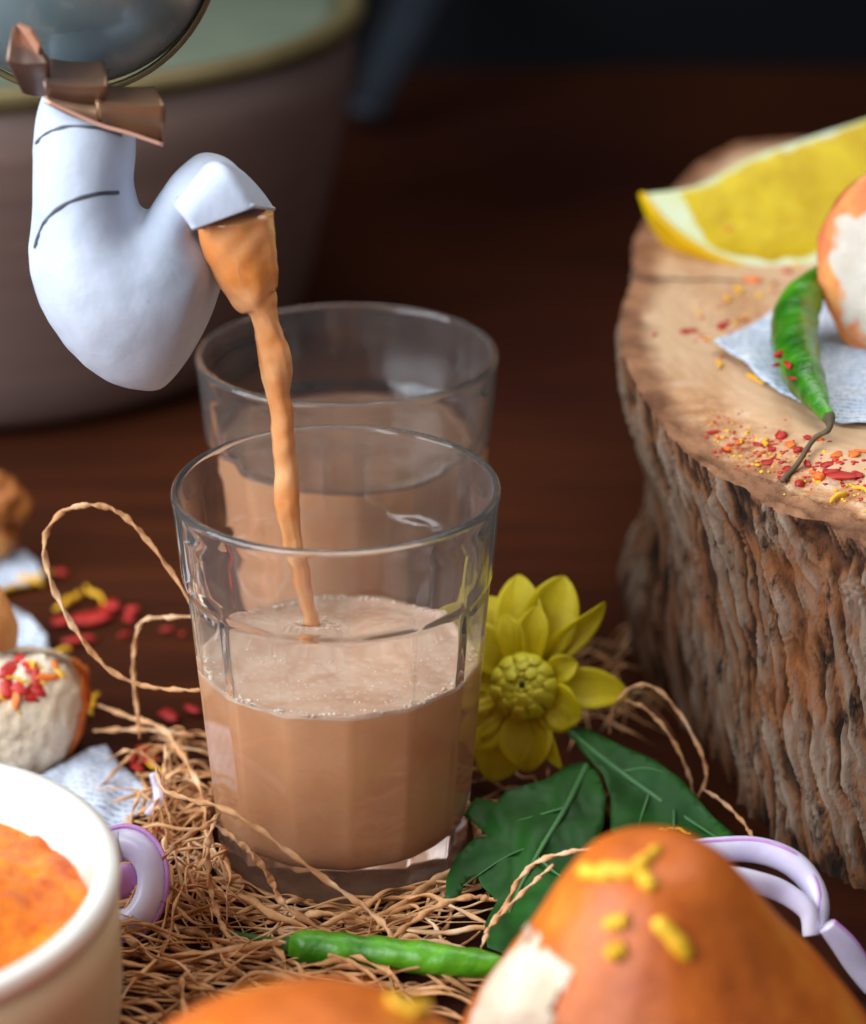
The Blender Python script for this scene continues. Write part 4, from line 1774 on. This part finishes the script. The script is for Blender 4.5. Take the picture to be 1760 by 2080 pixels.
for i in range(36):       # right of the glass, under the leaves
    c = P(rr.uniform(930, 1260), rr.uniform(1590, 1900), z=0)
    parts.append(strand(c, rr.uniform(-1.5, 1.0), rr.uniform(1.2, 3.5), rr.uniform(-1, 1), .05, rr.uniform(.1, .4), rr.choice((.035, .05))))
for i in range(26):       # thin ones behind flower and by the log
    c = P(rr.uniform(1170, 1330), rr.uniform(1330, 1500), z=0)
    parts.append(strand(c, rr.uniform(-.6, .6), rr.uniform(1.5, 3.5), rr.uniform(-1, 1), .05, rr.uniform(.2, 1.2), rr.choice((.03, .045))))
o = make('coir_nest', *join(parts), M['fibre_nest'])
o['kind'] = 'stuff'
o['label'] = 'tangled nest of tan coir fibres around the foot of the front glass'

# ------------------------------------------------------------------ crumbs
def crumb_mesh(kind, i):
    if kind == 'shred':
        r_ = random.Random(50 + i)
        pts = [Vector((lerp(-.30, .30, t / 4), .13 * r_.uniform(-1, 1), .08 * r_.uniform(-1, 1) + .07)) for t in range(5)]
        v, f = tube(catmull(pts, 12), lambda t: .085 * (1 - .4 * abs(2 * t - 1) ** 3) * (1 + .7 * N(t * 9, i)), 8, flat=.7)
    else:
        v, f = blob((0, 0, .05), (.17, .13, .10), .5, 1.7, i * 3.3, 2, .2, 5)
    me = bpy.data.meshes.new(kind)
    me.from_pydata([(p * S)[:] for p in v], [], f)
    for p in me.polygons:
        p.use_smooth = True
    return me


CM = {}
for kd in ('red', 'orange', 'yellow'):
    for i in range(4):
        for shp in ('flake', 'shred'):
            me = crumb_mesh(shp, i + (10 if kd == 'red' else 0))
            me.materials.append(M[kd])
            CM[kd, shp, i] = me


def crumb(pos, colour, shape, size, label, group, nrm=None):
    o = bpy.data.objects.new('crumb' if shape == 'flake' else 'fried_shred', CM[colour, shape, RND.randrange(4)])
    COL.objects.link(o)
    o.location = pos * S
    q = Vector(nrm or (0, 0, 1)).to_track_quat('Z', 'Y').to_matrix()
    rot = q @ Matrix.Rotation(RND.uniform(0, 6.28), 3, 'Z')
    o.rotation_euler = rot.to_euler()
    o.scale = (size * RND.uniform(.65, 1.5), size * RND.uniform(.55, 1.2), size * RND.uniform(.4, .9))
    o['_o'] = tuple(pos)
    tag(o, label, 'crumb', group)
    return o


for u, v, s in ((1392, 675, 1.0), (1408, 673, .7), (1466, 664, 1.1), (1487, 680, 1.1), (1478, 655, .8), (1515, 652, .7), (1530, 572, 1.3), (1600, 552, 1.1), (1574, 577, .8), (1330, 682, .5)):
    crumb(on_log(u, v), 'red' if s < 1.2 else 'orange', 'flake', s, 'small red orange crumb on the flat cut wood behind the newspaper on the log', 'red crumbs on the flat log top')
for u, v, s in ((1540, 905, .9), (1588, 888, 1.3), (1622, 915, 1.2), (1606, 905, 1.1), (1640, 890, .9), (1660, 893, 1.1), (1560, 940, 1.0), (1600, 955, 1.1), (1640, 945, 1.0), (1690, 962, 1.5), (1712, 968, 1.7), (1665, 972, 1.3), (1735, 925, 1.2), (1752, 918, 1.0),
                (1700, 925, .9), (1500, 900, .8), (1450, 880, .7), (1480, 915, .9), (1625, 985, 1.0), (1590, 975, .9), (1745, 965, .9), (1570, 915, .8), (1650, 960, .9), (1682, 945, .9)):
    crumb(on_log(u, v), 'red' if RND.random() < .7 else 'orange', 'flake', s, 'red orange crumb on the log front edge, %s of the dark chilli stalk' % ('left' if u < 1690 - (v - 850) * .74 else 'right'), 'red crumbs on the front edge of the log')
for u, v, s in ((1478, 610, 1.1), (1502, 590, 1.1), (1436, 690, .8), (1498, 655, .9), (1655, 520, 1.2), (1618, 540, .8), (1545, 600, .6)):
    crumb(on_log(u, v), 'yellow', 'shred', s * .85, 'yellow fried shred on the flat cut wood behind the newspaper on the log', 'yellow shreds on the flat log top')
for u, v, s in ((1462, 742, 1.0), (1530, 772, 1.3), (1560, 902, 1.2), (1710, 1012, 1.1), (1520, 880, .7), (1745, 995, .8)):
    crumb(on_log(u, v), 'yellow', 'shred', s * .85, 'yellow fried shred on the wood in front of the newspaper on the log', 'yellow shreds at the front of the log')
for u, v, s in ((1572, 722, 1.1), (1588, 745, 1.0), (1600, 770, .8), (1568, 742, .8)):
    p, n_ = cast(TPOD, u + 14, v)
    if p is None:
        continue
    crumb(p, 'red', 'flake', s, 'red crumb clinging to the left side of the standing green chilli', 'red crumbs on the chilli')

for col_, nm_, lab_, num in (('red', 'chilli_dust', 'fine red chilli dust sprinkled over the cut top of the log', 260), ('yellow', 'fried_dust', 'fine yellow specks sprinkled over the cut top of the log', 120)):
    parts = []
    for i in range(num):
        if RND.random() < .68:
            t = RND.random()
            u, v = lerp(1440, 1760, t) + RND.gauss(0, 20), lerp(880, 985, t) + RND.gauss(0, 24)
        else:
            u, v = RND.gauss(1500, 70), RND.gauss(635, 50)
        h, n_ = cast(TCUT, u, v)
        if h is None:
            continue
        d = RND.choice((.03, .04, .05, .07))
        parts.append(blob(h, (d * RND.uniform(.7, 1.7), d, d * .7), .4, 2, i, 1))
    v_, f_ = join(parts)
    o = make(nm_, v_, f_, M[col_])
    o['kind'] = 'stuff'
    o['label'] = lab_
BT = bvh(*[c for c in br.children])
for u, v, s, c in ((40, 1335, 1.6, 'red'), (62, 1358, 1.5, 'red'), (25, 1360, 1.4, 'red'), (85, 1400, 1.8, 'red'), (60, 1415, 1.6, 'red'), (45, 1395, 1.5, 'red'), (15, 1398, 1.3, 'red'), (100, 1375, 1.2, 'orange'), (8, 1420, 1.2, 'red'), (30, 1420, 1.1, 'orange'), (110, 1350, 1.1, 'orange'), (75, 1385, 1.3, 'red')):
    h, n_ = cast(BT, u, v)
    if h is not None:
        crumb(h, c, 'flake', s * 1.15, 'bright red crumb heaped on top of the white bread piece', 'red crumbs on the bread piece', n_)
for u, v, s in ((70, 1365, 1.3), (95, 1358, 1.2), (55, 1378, 1.2), (20, 1428, 1.1)):
    h, n_ = cast(BT, u, v)
    if h is not None:
        crumb(h, 'yellow', 'shred', s, 'yellow fried shred among the red crumbs on the bread piece', 'yellow shreds on the bread piece', n_)
for u, v, s in ((130, 1265, 1.6), (165, 1262, 1.7), (190, 1258, 2.2), (212, 1242, 1.8), (228, 1232, 1.4), (262, 1258, 1.5), (150, 1305, 1.4), (175, 1300, 1.2), (255, 1290, .9), (125, 1165, 1.1), (270, 1240, 1.0), (340, 1280, .8), (370, 1290, .8)):
    crumb(P(u, v, z=0.12), 'red', 'flake', s * 1.1, 'dark red crumb on the table seen through the big fibre loop', 'red crumbs inside the fibre loop')
for u, v, s in ((345, 1456, 1.5), (392, 1444, 1.6), (330, 1450, .9), (290, 1530, 1.8), (305, 1545, 1.7), (350, 1580, 1.3), (375, 1560, 1.2), (270, 1545, 1.2), (330, 1690, 1.0), (395, 1600, 1.1), (360, 1620, 1.2), (280, 1560, 1.3)):
    crumb(P(u, v, z=0.15), 'red', 'flake', s, 'red crumb on the table among the fibres left of the front glass', 'red crumbs among the fibres')
for u, v, s in ((150, 1225, 1.5), (195, 1212, 1.5), (60, 1185, 1.4), (85, 1172, 1.2), (120, 1320, 1.2), (40, 1195, 1.2), (195, 1428, 1.2), (180, 1445, 1.2), (305, 1552, 1.2), (320, 1560, 1.0)):
    crumb(P(u, v, z=0.2), 'yellow', 'shred', s * 1.1, 'golden fried shred on the dark table left of the front glass', 'golden shreds on the table at left')
LT = bvh(*[c for c in lemon.children if c.name.startswith('flesh')])
for u, v, s in ((1478, 466, .8), (1600, 448, .6), (1490, 462, .5)):
    h, n_ = cast(LT, u, v)
    if h is not None:
        crumb(h, 'orange', 'flake', s * .7, 'tiny orange crumb stuck to the cut face of the lemon wedge', 'orange specks on the lemon', n_)
for lab_, pts_, r_ in (('long yellow fried shred lying level across the peak of the right foreground bun', ((1180, 1768), (1215, 1776), (1255, 1772), (1300, 1776)), .20),
                      ('yellow fried shred slanting up to the right on the peak of the right bun', ((1285, 1778), (1310, 1752), (1340, 1722)), .17),
                      ('short yellow fried shred hanging down below the peak of the right bun', ((1300, 1775), (1318, 1795), (1322, 1812)), .15),
                      ('long slanting yellow fried shred half way down the right foreground bun', ((1328, 1868), (1352, 1888), (1378, 1918), (1402, 1948)), .18),
                      ('yellow fried lump half way down the right bun beside the slanting shred', ((1232, 1938), (1258, 1930), (1272, 1925)), .19),
                      ('faint yellow fried lump above the slanting shred on the right bun', ((1228, 1880), (1260, 1872), (1280, 1874)), .15)):
    ln = []
    for q in catmull([Vector((u, v, 0)) for u, v in pts_], 18):
        h, n_ = cast(T1, q.x, q.y)
        if h is not None:
            ln.append(h + n_ * .03)
    if len(ln) > 4:
        v_, f_ = tube(ln, lambda t: r_ * (1 + .55 * N(t * 5, r_ * 90)) * (1 - .55 * abs(2 * t - 1) ** 3), 10)
        o = make('fried_shred', v_, f_, M['yellow'], origin=ln[0])
        tag(o, lab_, 'crumb', 'yellow shreds on the right bun')
for u, v, s in ((820, 2050, 1.5), (850, 2058, 1.5)):
    h, n_ = cast(T2, u, v)
    p = h if h is not None else P(u, v, y=-18)
    crumb(p, 'yellow', 'flake', s * 1.6, '%s of the two yellow crumbs at the right side of the bottom middle bun' % ('left one' if u < 830 else 'right one'), 'yellow crumbs on the middle bun', n_)
for u, v, s in ((1352, 1688, .9), (1385, 1690, .9)):
    crumb(P(u, v, z=zl2(u, v) + .1), 'yellow', 'shred', s * .8, 'tiny yellow shred on the long dark leaf just above the right bun', 'yellow shreds on the leaf')

for o in bpy.data.objects:
    if '_o' in o:
        del o['_o']
